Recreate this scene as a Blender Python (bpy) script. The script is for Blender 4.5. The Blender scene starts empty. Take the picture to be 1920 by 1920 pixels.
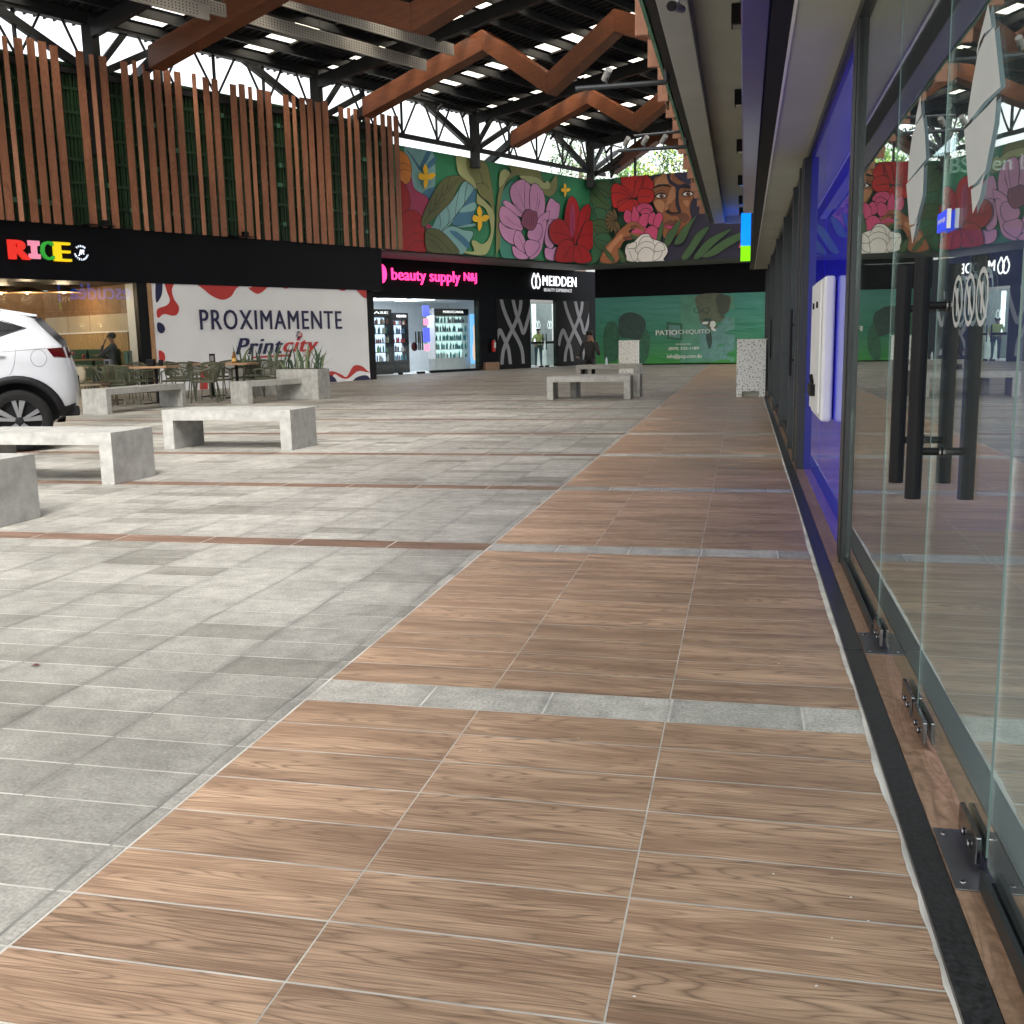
import bpy, bmesh, math, random
from mathutils import Vector, Matrix
R_=math.radians
random.seed(7)
scn=bpy.context.scene
# ---------------------------------------------------------------- camera
F_PX=1900.; CH=1.18
def _n(v): return v.normalized()
_d=_n(Vector((435.,330.,-F_PX)))
_up=_n(Vector((1,.0203,0)).cross(_d))
if _up.y<0: _up=-_up
_rx=_d.cross(_up)
RM=Matrix((_rx,_d,_up))            # world = RM @ camera
CAM=Vector((0,0,CH))
cam=bpy.data.cameras.new('camera'); co=bpy.data.objects.new('camera',cam); scn.collection.objects.link(co)
co.matrix_world=Matrix.Translation(CAM)@RM.to_4x4()
cam.sensor_width=36; cam.lens=36*F_PX/1920; cam.clip_start=.05; cam.clip_end=2000
scn.camera=co
# ---------------------------------------------------------------- light
SUN_EL,SUN_AZ=R_(50),R_(165)
w=bpy.data.worlds.new('World'); scn.world=w; w.use_nodes=True
nt=w.node_tree; bg=nt.nodes['Background']
sky=nt.nodes.new('ShaderNodeTexSky'); sky.sky_type='NISHITA'; sky.sun_disc=False
sky.sun_elevation=SUN_EL; sky.sun_rotation=SUN_AZ; sky.dust_density=6; sky.air_density=1.4; sky.ozone_density=1
hs=nt.nodes.new('ShaderNodeHueSaturation'); hs.inputs['Saturation'].default_value=.22
nt.links.new(sky.outputs[0],hs.inputs['Color']); nt.links.new(hs.outputs[0],bg.inputs[0]); bg.inputs[1].default_value=.15
sl=bpy.data.lights.new('sun','SUN'); sl.energy=1.3; sl.angle=R_(25); sl.color=(1,.97,.93)
so=bpy.data.objects.new('sun',sl); scn.collection.objects.link(so)
so.rotation_euler=(R_(90)-SUN_EL,0,-SUN_AZ+math.pi)
scn.view_settings.view_transform='Standard'; scn.view_settings.look='None'
scn.view_settings.exposure=1.85; scn.view_settings.gamma=1
try: scn.view_settings.use_curve_mapping=False
except Exception: pass
scn.cycles.max_bounces=10; scn.cycles.transparent_max_bounces=16
# ---------------------------------------------------------------- measuring helpers
def ray(x,y): return RM@Vector((x-960,-(y-960),-F_PX))
def G(x,y,z=0):
    r=ray(x,y); return CAM+r*((z-CH)/r.z)
def PX(x,y,X):
    r=ray(x,y); return CAM+r*(X/r.x)
def PY(x,y,Y):
    r=ray(x,y); return CAM+r*(Y/r.y)
def vdir(x):
    r=ray(x,630-.0203*(x-1395)); return Vector((r.x,r.y,0)).normalized()
U=vdir(2571); NN=Vector((-U.y,U.x,0)); P0=G(697,712.5); P0.z=0
B=-vdir(-3750); NB=Vector((-B.y,B.x,0))
class Wall:
    """vertical wall plane: a runs to the viewer's right, d towards the viewer"""
    def __init__(s,o,a,d): s.o=Vector(o);s.a=Vector(a);s.d=Vector(d)
    def at(s,a,d,z): 
        p=s.o+s.a*a+s.d*d; return Vector((p.x,p.y,z))
    def px(s,x,y,d=0):
        r=ray(x,y); q=s.o+s.d*d; t=(q-CAM).dot(s.d)/r.dot(s.d); p=CAM+r*t
        return (p-s.o).dot(s.a),p.z
LW=Wall(P0,U,-NN)                       # left block front
SW=Wall(P0+NN*2.9,U,-NN)                # recessed shop fronts
MW=Wall(P0+NN*.3,U,-NN)                 # mural wall
_a,_z=MW.px(1110,492); CC=MW.at(_a,0,0); MW_END=_a
BW=Wall(CC,B,-NB)                       # far wall with mural
SB=Wall(CC+NB*2.9,B,-NB)                # far shop front
GX=.53
RW=Wall((GX,0,0),(0,-1,0),(-1,0,0))     # right glass front
# ---------------------------------------------------------------- materials
MATS={}
def srgb(c):
    return tuple(((v/255)/12.92 if v/255<=.04045 else ((v/255+.055)/1.055)**2.4) for v in c)
def mat(name,col,rough=.6,metal=0,var=.12,scale=6,bump=0,spec=.5,coat=0,detail=4,bscale=None,stretch=None):
    if name in MATS: return MATS[name]
    m=bpy.data.materials.new(name); m.use_nodes=True; t=m.node_tree; N=t.nodes; L=t.links
    b=N['Principled BSDF']; b.inputs['Roughness'].default_value=rough; b.inputs['Metallic'].default_value=metal
    b.inputs['Specular IOR Level'].default_value=spec; b.inputs['Coat Weight'].default_value=coat
    tc=N.new('ShaderNodeTexCoord'); mp=N.new('ShaderNodeMapping'); L.new(tc.outputs['Object'],mp.inputs[0])
    if stretch: mp.inputs['Scale'].default_value=stretch
    no=N.new('ShaderNodeTexNoise'); no.inputs['Scale'].default_value=scale; no.inputs['Detail'].default_value=detail
    L.new(mp.outputs[0],no.inputs['Vector'])
    mr=N.new('ShaderNodeMapRange'); mr.inputs[1].default_value=.25; mr.inputs[2].default_value=.75
    mr.inputs[3].default_value=1-var; mr.inputs[4].default_value=1+var; L.new(no.outputs[0],mr.inputs[0])
    mx=N.new('ShaderNodeVectorMath'); mx.operation='SCALE'; mx.inputs[0].default_value=col[:3]; L.new(mr.outputs[0],mx.inputs['Scale'])
    L.new(mx.outputs[0],b.inputs['Base Color'])
    if bump:
        n2=N.new('ShaderNodeTexNoise'); n2.inputs['Scale'].default_value=bscale or scale*6; n2.inputs['Detail'].default_value=5
        L.new(mp.outputs[0],n2.inputs['Vector'])
        bp=N.new('ShaderNodeBump'); bp.inputs['Strength'].default_value=bump; bp.inputs['Distance'].default_value=.01
        L.new(n2.outputs[0],bp.inputs['Height']); L.new(bp.outputs[0],b.inputs['Normal'])
    MATS[name]=m; return m
def emit(name,col,s):
    if name in MATS: return MATS[name]
    m=bpy.data.materials.new(name); m.use_nodes=True; b=m.node_tree.nodes['Principled BSDF']
    b.inputs['Base Color'].default_value=(*col,1); b.inputs['Emission Color'].default_value=(*col,1); b.inputs['Emission Strength'].default_value=s
    MATS[name]=m; return m
def wood(name,c1,c2,c3,sc=(1.3,9,9),rough=.42,attr=False,grey=None):
    """long grained wood; with attr the grain runs along the UV of each tile"""
    m=bpy.data.materials.new(name); m.use_nodes=True; t=m.node_tree; N=t.nodes; L=t.links; b=N['Principled BSDF']
    if attr:
        uv=N.new('ShaderNodeUVMap'); uv.uv_map='UVMap'; at=N.new('ShaderNodeAttribute'); at.attribute_name='rnd'
        ad=N.new('ShaderNodeVectorMath'); ad.operation='MULTIPLY_ADD'; L.new(at.outputs['Color'],ad.inputs[0]); ad.inputs[1].default_value=(37,53,91); L.new(uv.outputs[0],ad.inputs[2]); src=ad.outputs[0]
    else:
        tc=N.new('ShaderNodeTexCoord'); src=tc.outputs['Object']
    mp=N.new('ShaderNodeMapping'); mp.inputs['Scale'].default_value=sc; L.new(src,mp.inputs[0])
    n1=N.new('ShaderNodeTexNoise'); n1.inputs['Scale'].default_value=1.25; n1.inputs['Detail'].default_value=1.5; n1.inputs['Roughness'].default_value=.45; n1.inputs['Distortion'].default_value=.15
    L.new(mp.outputs[0],n1.inputs['Vector'])
    mu=N.new('ShaderNodeMath'); mu.operation='MULTIPLY'; mu.inputs[1].default_value=30; L.new(n1.outputs[0],mu.inputs[0])
    fr=N.new('ShaderNodeMath'); fr.operation='PINGPONG'; fr.inputs[1].default_value=1; L.new(mu.outputs[0],fr.inputs[0])
    pw=N.new('ShaderNodeMath'); pw.operation='POWER'; pw.inputs[1].default_value=3.2; L.new(fr.outputs[0],pw.inputs[0])
    mp2=N.new('ShaderNodeMapping'); mp2.inputs['Scale'].default_value=(sc[0]*2.2,sc[1]*14,sc[2]*14); L.new(src,mp2.inputs[0])
    n2=N.new('ShaderNodeTexNoise'); n2.inputs['Scale'].default_value=1.6; n2.inputs['Detail'].default_value=6; n2.inputs['Roughness'].default_value=.65; L.new(mp2.outputs[0],n2.inputs['Vector'])
    mp3=N.new('ShaderNodeMapping'); mp3.inputs['Scale'].default_value=(sc[0]*.9,sc[1]*.5,sc[2]); L.new(src,mp3.inputs[0])
    n3=N.new('ShaderNodeTexNoise'); n3.inputs['Scale'].default_value=2; n3.inputs['Detail'].default_value=3; L.new(mp3.outputs[0],n3.inputs['Vector'])
    r=N.new('ShaderNodeValToRGB'); e=r.color_ramp.elements; e[0].position=.42; e[0].color=(*c2,1); e[1].position=.585; e[1].color=(*c1,1)
    mm=N.new('ShaderNodeMath'); mm.operation='MULTIPLY_ADD'; mm.inputs[1].default_value=.55; L.new(n2.outputs[0],mm.inputs[0])
    m5=N.new('ShaderNodeMath'); m5.operation='MULTIPLY'; m5.inputs[1].default_value=.45; L.new(n3.outputs[0],m5.inputs[0]); L.new(m5.outputs[0],mm.inputs[2]); L.new(mm.outputs[0],r.inputs[0])
    m4=N.new('ShaderNodeMath'); m4.operation='MULTIPLY'; L.new(pw.outputs[0],m4.inputs[0]); L.new(n3.outputs[0],m4.inputs[1])
    mx=N.new('ShaderNodeMix'); mx.data_type='RGBA'; L.new(m4.outputs[0],mx.inputs['Factor']); L.new(r.outputs[0],mx.inputs['A']); mx.inputs['B'].default_value=(*c3,1)
    out=mx.outputs['Result']
    if attr:
        sx=N.new('ShaderNodeSeparateColor'); L.new(at.outputs['Color'],sx.inputs[0])
        mr=N.new('ShaderNodeMapRange'); mr.inputs[3].default_value=.86; mr.inputs[4].default_value=1.12; L.new(sx.outputs[0],mr.inputs[0])
        tc=N.new('ShaderNodeTexCoord'); nd=N.new('ShaderNodeTexNoise'); nd.inputs['Scale'].default_value=.9; nd.inputs['Detail'].default_value=6; L.new(tc.outputs['Object'],nd.inputs['Vector'])
        md=N.new('ShaderNodeMapRange'); md.inputs[1].default_value=.3; md.inputs[2].default_value=.7; md.inputs[3].default_value=.8; md.inputs[4].default_value=1.12; L.new(nd.outputs[0],md.inputs[0])
        mq=N.new('ShaderNodeMath'); mq.operation='MULTIPLY'; L.new(mr.outputs[0],mq.inputs[0]); L.new(md.outputs[0],mq.inputs[1])
        vs=N.new('ShaderNodeVectorMath'); vs.operation='SCALE'; L.new(out,vs.inputs[0]); L.new(mq.outputs[0],vs.inputs['Scale']); out=vs.outputs[0]
        nr=N.new('ShaderNodeMapRange'); nr.inputs[3].default_value=rough-.1; nr.inputs[4].default_value=rough+.14; L.new(nd.outputs[0],nr.inputs[0]); L.new(nr.outputs[0],b.inputs['Roughness'])
    else: b.inputs['Roughness'].default_value=rough
    L.new(out,b.inputs['Base Color'])
    bp=N.new('ShaderNodeBump'); bp.inputs['Strength'].default_value=.12; bp.inputs['Distance'].default_value=.002; L.new(n2.outputs[0],bp.inputs['Height']); L.new(bp.outputs[0],b.inputs['Normal'])
    MATS[name]=m; return m
def stone_tile(nm,kk):
    m=bpy.data.materials.new(nm); m.use_nodes=True; t=m.node_tree; N=t.nodes; L=t.links; b=N['Principled BSDF']
    at=N.new('ShaderNodeAttribute'); at.attribute_name='rnd'; uv=N.new('ShaderNodeUVMap'); uv.uv_map='UVMap'; tc=N.new('ShaderNodeTexCoord')
    sx=N.new('ShaderNodeSeparateColor'); L.new(at.outputs['Color'],sx.inputs[0])
    r=N.new('ShaderNodeValToRGB'); e=r.color_ramp.elements; e[0].color=(.2*kk,.19*kk,.163*kk,1); e[1].color=(.325*kk,.312*kk,.276*kk,1); x_=e.new(.25); x_.color=(.262*kk,.252*kk,.224*kk,1); L.new(sx.outputs[0],r.inputs[0])
    n1=N.new('ShaderNodeTexNoise'); n1.inputs['Scale'].default_value=9; n1.inputs['Detail'].default_value=8; n1.inputs['Roughness'].default_value=.7; L.new(tc.outputs['Object'],n1.inputs['Vector'])
    n2=N.new('ShaderNodeTexNoise'); n2.inputs['Scale'].default_value=.55; n2.inputs['Detail'].default_value=7; n2.inputs['Roughness'].default_value=.6; L.new(tc.outputs['Object'],n2.inputs['Vector'])
    n3=N.new('ShaderNodeTexNoise'); n3.inputs['Scale'].default_value=95; n3.inputs['Detail'].default_value=3; L.new(tc.outputs['Object'],n3.inputs['Vector'])
    def mr(src,a,b_,c,d):
        q=N.new('ShaderNodeMapRange'); q.inputs[1].default_value=a;q.inputs[2].default_value=b_;q.inputs[3].default_value=c;q.inputs[4].default_value=d; L.new(src,q.inputs[0]); return q.outputs[0]
    def mul(a,b_):
        q=N.new('ShaderNodeMath'); q.operation='MULTIPLY'; L.new(a,q.inputs[0]); L.new(b_,q.inputs[1]); return q.outputs[0]
    # grime along each paver's edges (uv is 0..1 here)
    su=N.new('ShaderNodeSeparateXYZ'); L.new(uv.outputs[0],su.inputs[0])
    def edge(o,wd):
        a=N.new('ShaderNodeMath'); a.operation='PINGPONG'; a.inputs[1].default_value=.5; L.new(o,a.inputs[0]); return mr(a.outputs[0],0,wd,.84,1)
    f=mul(mul(mr(n1.outputs[0],.3,.7,.72,1.22),mr(n2.outputs[0],.36,.62,.7,1.12)),mul(edge(su.outputs[0],.08),mr(n3.outputs[0],.3,.7,.74,1.22)))
    vs=N.new('ShaderNodeVectorMath'); vs.operation='SCALE'; L.new(r.outputs[0],vs.inputs[0]); L.new(f,vs.inputs['Scale']); L.new(vs.outputs[0],b.inputs['Base Color'])
    L.new(mr(n2.outputs[0],.3,.7,.42,.7),b.inputs['Roughness'])
    bp=N.new('ShaderNodeBump'); bp.inputs['Strength'].default_value=.25; bp.inputs['Distance'].default_value=.003; L.new(n3.outputs[0],bp.inputs['Height']); L.new(bp.outputs[0],b.inputs['Normal'])
    return m
def glass(name,tint=(.86,.93,.9),boost=0.,film=None,filmfac=0):
    m=bpy.data.materials.new(name); m.use_nodes=True; t=m.node_tree; N=t.nodes; L=t.links; N.remove(N['Principled BSDF']); o=N['Material Output']
    fr=N.new('ShaderNodeFresnel'); ge=N.new('ShaderNodeNewGeometry'); io=N.new('ShaderNodeMapRange'); io.inputs[3].default_value=1.5; io.inputs[4].default_value=1/1.5; L.new(ge.outputs['Backfacing'],io.inputs[0]); L.new(io.outputs[0],fr.inputs[0])
    tr=N.new('ShaderNodeBsdfTransparent'); tr.inputs[0].default_value=(*tint,1); gl=N.new('ShaderNodeBsdfGlossy'); gl.inputs['Roughness'].default_value=.004; gl.inputs[0].default_value=(.95,1,.98,1)
    base=tr.outputs[0]
    if film:
        d=N.new('ShaderNodeBsdfDiffuse'); d.inputs[0].default_value=(*film,1); x=N.new('ShaderNodeMixShader'); x.inputs[0].default_value=filmfac; L.new(base,x.inputs[1]); L.new(d.outputs[0],x.inputs[2]); base=x.outputs[0]
    mx=N.new('ShaderNodeMixShader'); a=N.new('ShaderNodeMath'); a.operation='ADD'; a.use_clamp=True; a.inputs[1].default_value=boost; L.new(fr.outputs[0],a.inputs[0]); L.new(a.outputs[0],mx.inputs[0]); L.new(base,mx.inputs[1]); L.new(gl.outputs[0],mx.inputs[2]); L.new(mx.outputs[0],o.inputs[0])
    if name=='clear_glass':      # very slight waviness of toughened glass
        tc=N.new('ShaderNodeTexCoord'); nz=N.new('ShaderNodeTexNoise'); nz.inputs['Scale'].default_value=2.2; L.new(tc.outputs['Object'],nz.inputs['Vector'])
        bp=N.new('ShaderNodeBump'); bp.inputs['Strength'].default_value=.02; bp.inputs['Distance'].default_value=.01; L.new(nz.outputs[0],bp.inputs['Height']); L.new(bp.outputs[0],gl.inputs['Normal'])
    MATS[name]=m; return m
M_tilewood=wood('wood_look_tile',(.56,.375,.245),(.29,.178,.112),(.07,.04,.026),sc=(1.15,12.5,7),attr=True,rough=.36)
M_band=wood('brown_band_tile',(.27,.17,.12),(.15,.09,.06),(.06,.035,.022),sc=(1.15,12.5,7),attr=True,rough=.5)
M_slat=wood('brown_cladding',(.36,.155,.088),(.26,.105,.057),(.09,.03,.012),sc=(6,6,.7),rough=.5)
M_slat_lit=wood('lit_cladding',(.46,.2,.11),(.36,.15,.08),(.22,.09,.05),sc=(6,6,.7),rough=.5)  # lit copy of the brown cladding; light on turned faces is in its colour
M_beamw=wood('beam_cladding',(.19,.062,.024),(.13,.04,.016),(.075,.025,.01),sc=(1.2,1.2,6),rough=.5)
M_sill=wood('sill_wood_tile',(.36,.22,.14),(.22,.13,.075),(.1,.055,.03),sc=(9,1.5,7),rough=.45)
M_table=wood('table_wood',(.5,.3,.16),(.38,.21,.1),(.2,.1,.05),sc=(4,4,4),rough=.4)
M_wains=wood('wainscot_wood',(.5,.36,.18),(.36,.24,.11),(.18,.1,.05),sc=(9,9,.8),rough=.5)
M_paver=stone_tile('grey_paver',1.2); M_paver2=stone_tile('pale_strip_paver',1.6); MATS['grey_paver']=M_paver
M_grout=mat('pale_grout',(.56,.54,.49),.85,var=.35,scale=5)
M_groutd=mat('dark_joint',(.24,.23,.21),.9,var=.4,scale=5)
M_conc=mat('concrete',(.33,.325,.30),.75,var=.24,scale=9,bump=.6,detail=10,bscale=85)
M_asph=mat('asphalt',(.06,.06,.06),.9,var=.3,scale=.7)
M_granite=mat('black_granite',(.022,.022,.023),.3,var=.9,scale=90,detail=3)
M_black=mat('black_cladding',(.005,.0055,.008),.5,var=.2,scale=2,spec=.12)
M_blackm=mat('black_matt',(.007,.007,.008),.5,var=.2,spec=.2)
M_frame=mat('dark_grey_aluminium',(.035,.04,.042),.38,metal=.4,var=.1)
M_steel=mat('dark_steel',(.02,.022,.024),.5,metal=.2,var=.25,scale=3)
M_chrome=mat('dark_chrome',(.22,.22,.23),.18,metal=1,var=.1)
M_plate=mat('steel_plate',(.17,.17,.18),.35,metal=.8,var=.25,scale=9)
M_soff=mat('cream_soffit',(.4,.41,.33),.7,var=.08,scale=1.5,bump=.05)
M_greyb=mat('grey_beam_paint',(.38,.39,.34),.7,var=.08,scale=1.5)
M_green=mat('dark_green_screen',(.02,.055,.022),.5,var=.4,scale=1.3)
M_green2=mat('green_tile',(.1,.27,.17),.5,var=.25,scale=3)
M_roof=mat('roof_sheet',(.02,.02,.022),.6,var=.3,scale=1,spec=.25)
M_white=mat('white_paint',(.72,.72,.7),.5,var=.04)
M_board=mat('white_board',(.84,.86,.9),.55,var=.05,scale=.8)
M_redp=mat('banner_red',(.52,.035,.03),.5,var=.06)
M_navy=mat('banner_navy',(.012,.012,.07),.5,var=.06)
M_baffle=mat('perforated_grey',(.34,.33,.31),.6,var=.05)
M_hole=mat('perforation_hole',(.03,.03,.03),.8,var=.05)
M_glass=glass('clear_glass',boost=.19,film=(.6,.64,.6),filmfac=.045); M_glassf=glass('far_glass',(.92,.95,.94)); M_edge=mat('green_glass_edge',(.12,.19,.17),.3,var=.1)  # pale film in the clear glass paints on a milky sheen
M_blue=glass('blue_film',(.4,.4,.9),-.06,(.03,.03,.8),.97)
M_bluegloss=mat('blue_gloss_panel',(.012,.014,.20),.12,var=.1,scale=1,spec=.6)
M_frost=mat('frosted_film',(.5,.52,.5),.5,var=.05)
M_carw=mat('white_car_paint',(.4,.41,.43),.25,var=.02,coat=.6)
M_glassc=mat('dark_car_glass',(.004,.004,.005),.05,var=.05,spec=.12)
M_tyre=mat('tyre_rubber',(.008,.008,.008),.8,var=.2,scale=20,spec=.15)
M_plast=mat('black_plastic',(.009,.009,.01),.6,var=.1,spec=.2)
M_alloy=mat('alloy',(.25,.25,.26),.3,metal=.8,var=.05)
M_tail=mat('tail_light_red',(.055,.003,.004),.1,var=.1,coat=1)
M_olive=mat('olive_rope',(.075,.08,.045),.6,var=.25,scale=30)
M_skin=mat('skin',(.28,.15,.1),.5,var=.08); M_hair=mat('dark_hair',(.015,.012,.01),.6)
# ---------------------------------------------------------------- mesh builder
class MB:
    def __init__(s): s.v=[];s.f=[];s.m=[];s.mats=[];s.sm=False
    def mi(s,m):
        if m not in s.mats: s.mats.append(m)
        return s.mats.index(m)
    def add(s,vs,fs,m):
        i=len(s.v); k=s.mi(m); s.v+= [tuple(v) for v in vs]; s.f+=[tuple(i+j for j in f) for f in fs]; s.m+=[k]*len(fs); return s
    def hexa(s,p,m):   # p: 4 bottom ccw, 4 top
        return s.add(p,[(3,2,1,0),(4,5,6,7),(0,1,5,4),(1,2,6,5),(2,3,7,6),(3,0,4,7)],m)
    def box(s,x0,x1,y0,y1,z0,z1,m):
        return s.hexa([(x0,y0,z0),(x1,y0,z0),(x1,y1,z0),(x0,y1,z0),(x0,y0,z1),(x1,y0,z1),(x1,y1,z1),(x0,y1,z1)],m)
    def wbox(s,W,a0,a1,d0,d1,z0,z1,m):
        return s.hexa([W.at(a0,d1,z0),W.at(a1,d1,z0),W.at(a1,d0,z0),W.at(a0,d0,z0),W.at(a0,d1,z1),W.at(a1,d1,z1),W.at(a1,d0,z1),W.at(a0,d0,z1)],m)
    def beam(s,p,q,w_,h,m,upv=(0,0,1)):
        p=Vector(p);q=Vector(q);d=(q-p).normalized();up=Vector(upv)
        if abs(d.dot(up))>.98: up=Vector((1,0,0))
        a=d.cross(up).normalized()*w_/2;b=a.cross(d).normalized()*h/2
        return s.hexa([p-a-b,p+a-b,q+a-b,q-a-b,p-a+b,p+a+b,q+a+b,q-a+b],m)
    def tube(s,pts,r,m,n=8,cap=True):
        pts=[Vector(p) for p in pts]; rs=r if isinstance(r,(list,tuple)) else [r]*len(pts)
        base=len(s.v);k=s.mi(m);prev=None
        for i,p in enumerate(pts):
            d=(pts[min(i+1,len(pts)-1)]-pts[max(i-1,0)]).normalized()
            if prev is None:
                prev=d.orthogonal().normalized()
            prev=(prev-d*prev.dot(d)).normalized(); b=d.cross(prev)
            for j in range(n):
                t=2*math.pi*j/n; s.v.append(tuple(p+(prev*math.cos(t)+b*math.sin(t))*rs[i]))
        for i in range(len(pts)-1):
            for j in range(n):
                a=base+i*n+j;b_=base+i*n+(j+1)%n; s.f.append((a,b_,b_+n,a+n)); s.m.append(k)
        if cap:
            s.f.append(tuple(base+j for j in range(n))[::-1]); s.m.append(k)
            e=base+(len(pts)-1)*n; s.f.append(tuple(e+j for j in range(n))); s.m.append(k)
        return s
    def lathe(s,c,prof,m,n=16,ax=(0,0,1),cap=True):
        c=Vector(c); ax=Vector(ax).normalized(); e1=ax.orthogonal().normalized(); e2=ax.cross(e1); base=len(s.v);k=s.mi(m)
        for r,z in prof:
            for j in range(n):
                t=2*math.pi*j/n; s.v.append(tuple(c+ax*z+(e1*math.cos(t)+e2*math.sin(t))*r))
        for i in range(len(prof)-1):
            for j in range(n):
                a=base+i*n+j;b_=base+i*n+(j+1)%n; s.f.append((a,b_,b_+n,a+n)); s.m.append(k)
        if not cap: return s
        s.f.append(tuple(base+j for j in range(n))[::-1]); s.m.append(k)
        e=base+(len(prof)-1)*n; s.f.append(tuple(e+j for j in range(n))); s.m.append(k)
        return s
    def wpoly(s,W,pts,d,m,th=0):   # flat polygon on a wall, pts (a,z)
        if th==0: return s.add([W.at(a,d,z) for a,z in pts],[tuple(range(len(pts)))],m)
        n=len(pts); vs=[W.at(a,d,z) for a,z in pts]+[W.at(a,d-th,z) for a,z in pts]
        return s.add(vs,[tuple(range(n)),tuple(range(2*n-1,n-1,-1))]+[(i,i+n,(i+1)%n+n,(i+1)%n) for i in range(n)],m)
    def sphere(s,c,r,m,n=10,sq=(1,1,1)):
        prof=[]; base=len(s.v);k=s.mi(m); R2=n//2+1
        for i in range(1,R2):
            t=math.pi*i/R2
            for j in range(n):
                a=2*math.pi*j/n; s.v.append((c[0]+r*sq[0]*math.sin(t)*math.cos(a),c[1]+r*sq[1]*math.sin(t)*math.sin(a),c[2]-r*sq[2]*math.cos(t)))
        for i in range(R2-2):
            for j in range(n):
                a=base+i*n+j;b_=base+i*n+(j+1)%n; s.f.append((a,b_,b_+n,a+n)); s.m.append(k)
        s.f.append(tuple(base+j for j in range(n))[::-1]); s.m.append(k); e=base+(R2-2)*n; s.f.append(tuple(e+j for j in range(n))); s.m.append(k)
        return s
    def build(s,name,parent=None,smooth=False,bevel=0,loc=None,seg=2):
        me=bpy.data.meshes.new(name); me.from_pydata(s.v,[],s.f)
        for m in s.mats: me.materials.append(m)
        me.polygons.foreach_set('material_index',s.m)
        if smooth: me.polygons.foreach_set('use_smooth',[True]*len(s.f))
        me.update(); o=bpy.data.objects.new(name,me); scn.collection.objects.link(o)
        if parent:
            o.parent=parent
        if loc is not None: o.location=loc
        if bevel:
            b=o.modifiers.new('b','BEVEL'); b.width=bevel; b.segments=seg; b.limit_method='ANGLE'; b.angle_limit=R_(40)
        return o
def tag(o,label=None,cat=None,group=None,kind=None):
    if label: o['label']=label
    if cat: o['category']=cat
    if group: o['group']=group
    if kind: o['kind']=kind
    return o
def thing(name,label,cat,loc=(0,0,0),rz=0,group=None):
    o=bpy.data.objects.new(name,None); scn.collection.objects.link(o); o.location=loc; o.rotation_euler=(0,0,rz); o.empty_display_size=.2
    return tag(o,label,cat,group)
def put(b,name,root,**k):
    """mesh given in world coordinates becomes a part of root (root unrotated)"""
    l=root.location; b.v=[(v[0]-l.x,v[1]-l.y,v[2]-l.z) for v in b.v]
    return b.build(name,root,**k)
KIDS={}
def copy_tree(o,parent=None):
    c=o.copy(); scn.collection.objects.link(c); c.parent=parent
    for ch in [q for q in ALL() if q.parent==o]: copy_tree(ch,c)
    return c
def ALL(): return list(scn.collection.objects)
def copy_thing(o,loc,rz,label,group=None,s=None):
    c=copy_tree(o); c.location=loc; c.rotation_euler=(0,0,rz); c['label']=label
    if group: c['group']=group
    if s: c.scale=(s,s,s)
    return c
def text_mb(b,W,txt,a0,a1,z0,z1,d,m,ext=.01,bold=0,shear=0,spacing=1,fitbase=None):
    cu=bpy.data.curves.new('t','FONT'); cu.body=txt; cu.extrude=.05; cu.offset=0; cu.resolution_u=3; cu.shear=shear; cu.space_character=spacing
    o=bpy.data.objects.new('t',cu); scn.collection.objects.link(o); dg=bpy.context.evaluated_depsgraph_get(); me=bpy.data.meshes.new_from_object(o.evaluated_get(dg))
    xs=[v.co.x for v in me.vertices];ys=[v.co.y for v in me.vertices]
    x0,x1,y0,y1=min(xs),max(xs),min(ys),max(ys)
    for q,sh in enumerate((0,) if bold<=.008 else (-bold,-bold/3,bold/3,bold)):
        vs=[W.at(a0+(v.co.x+sh-x0+bold)/(x1-x0+2*bold)*(a1-a0), d+q*.0007+(v.co.z/.05*.5+.5)*ext, z0+(v.co.y-y0)/(y1-y0)*(z1-z0)) for v in me.vertices]
        b.add(vs,[tuple(p.vertices) for p in me.polygons],m)
    bpy.data.objects.remove(o); bpy.data.curves.remove(cu); bpy.data.meshes.remove(me); return b
def text_px(b,W,txt,xl,yl0,yl1,xr,yr0,yr1,d,m,**k):
    """text between the left edge (top yl0, bottom yl1) and right edge of a measured box"""
    a0,zt=W.px(xl,yl0,d); _,zb=W.px(xl,yl1,d); a1,zt2=W.px(xr,yr0,d); _,zb2=W.px(xr,yr1,d)
    return text_mb(b,W,txt,a0,a1,(zb+zb2)/2,(zt+zt2)/2,d,m,**k)
def smooth_loop(p,n=4):
    o=[];L=len(p)
    for i in range(L):
        a,b,c,d=p[i-1],p[i],p[(i+1)%L],p[(i+2)%L]
        for j in range(n):
            t=j/n; o.append(tuple(.5*(2*b[k]+(c[k]-a[k])*t+(2*a[k]-5*b[k]+4*c[k]-d[k])*t*t+(3*b[k]-a[k]-3*c[k]+d[k])*t**3) for k in (0,1)))
    return o
def structure(b,name,**k): return tag(b.build(name,**k),kind='structure')
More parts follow.
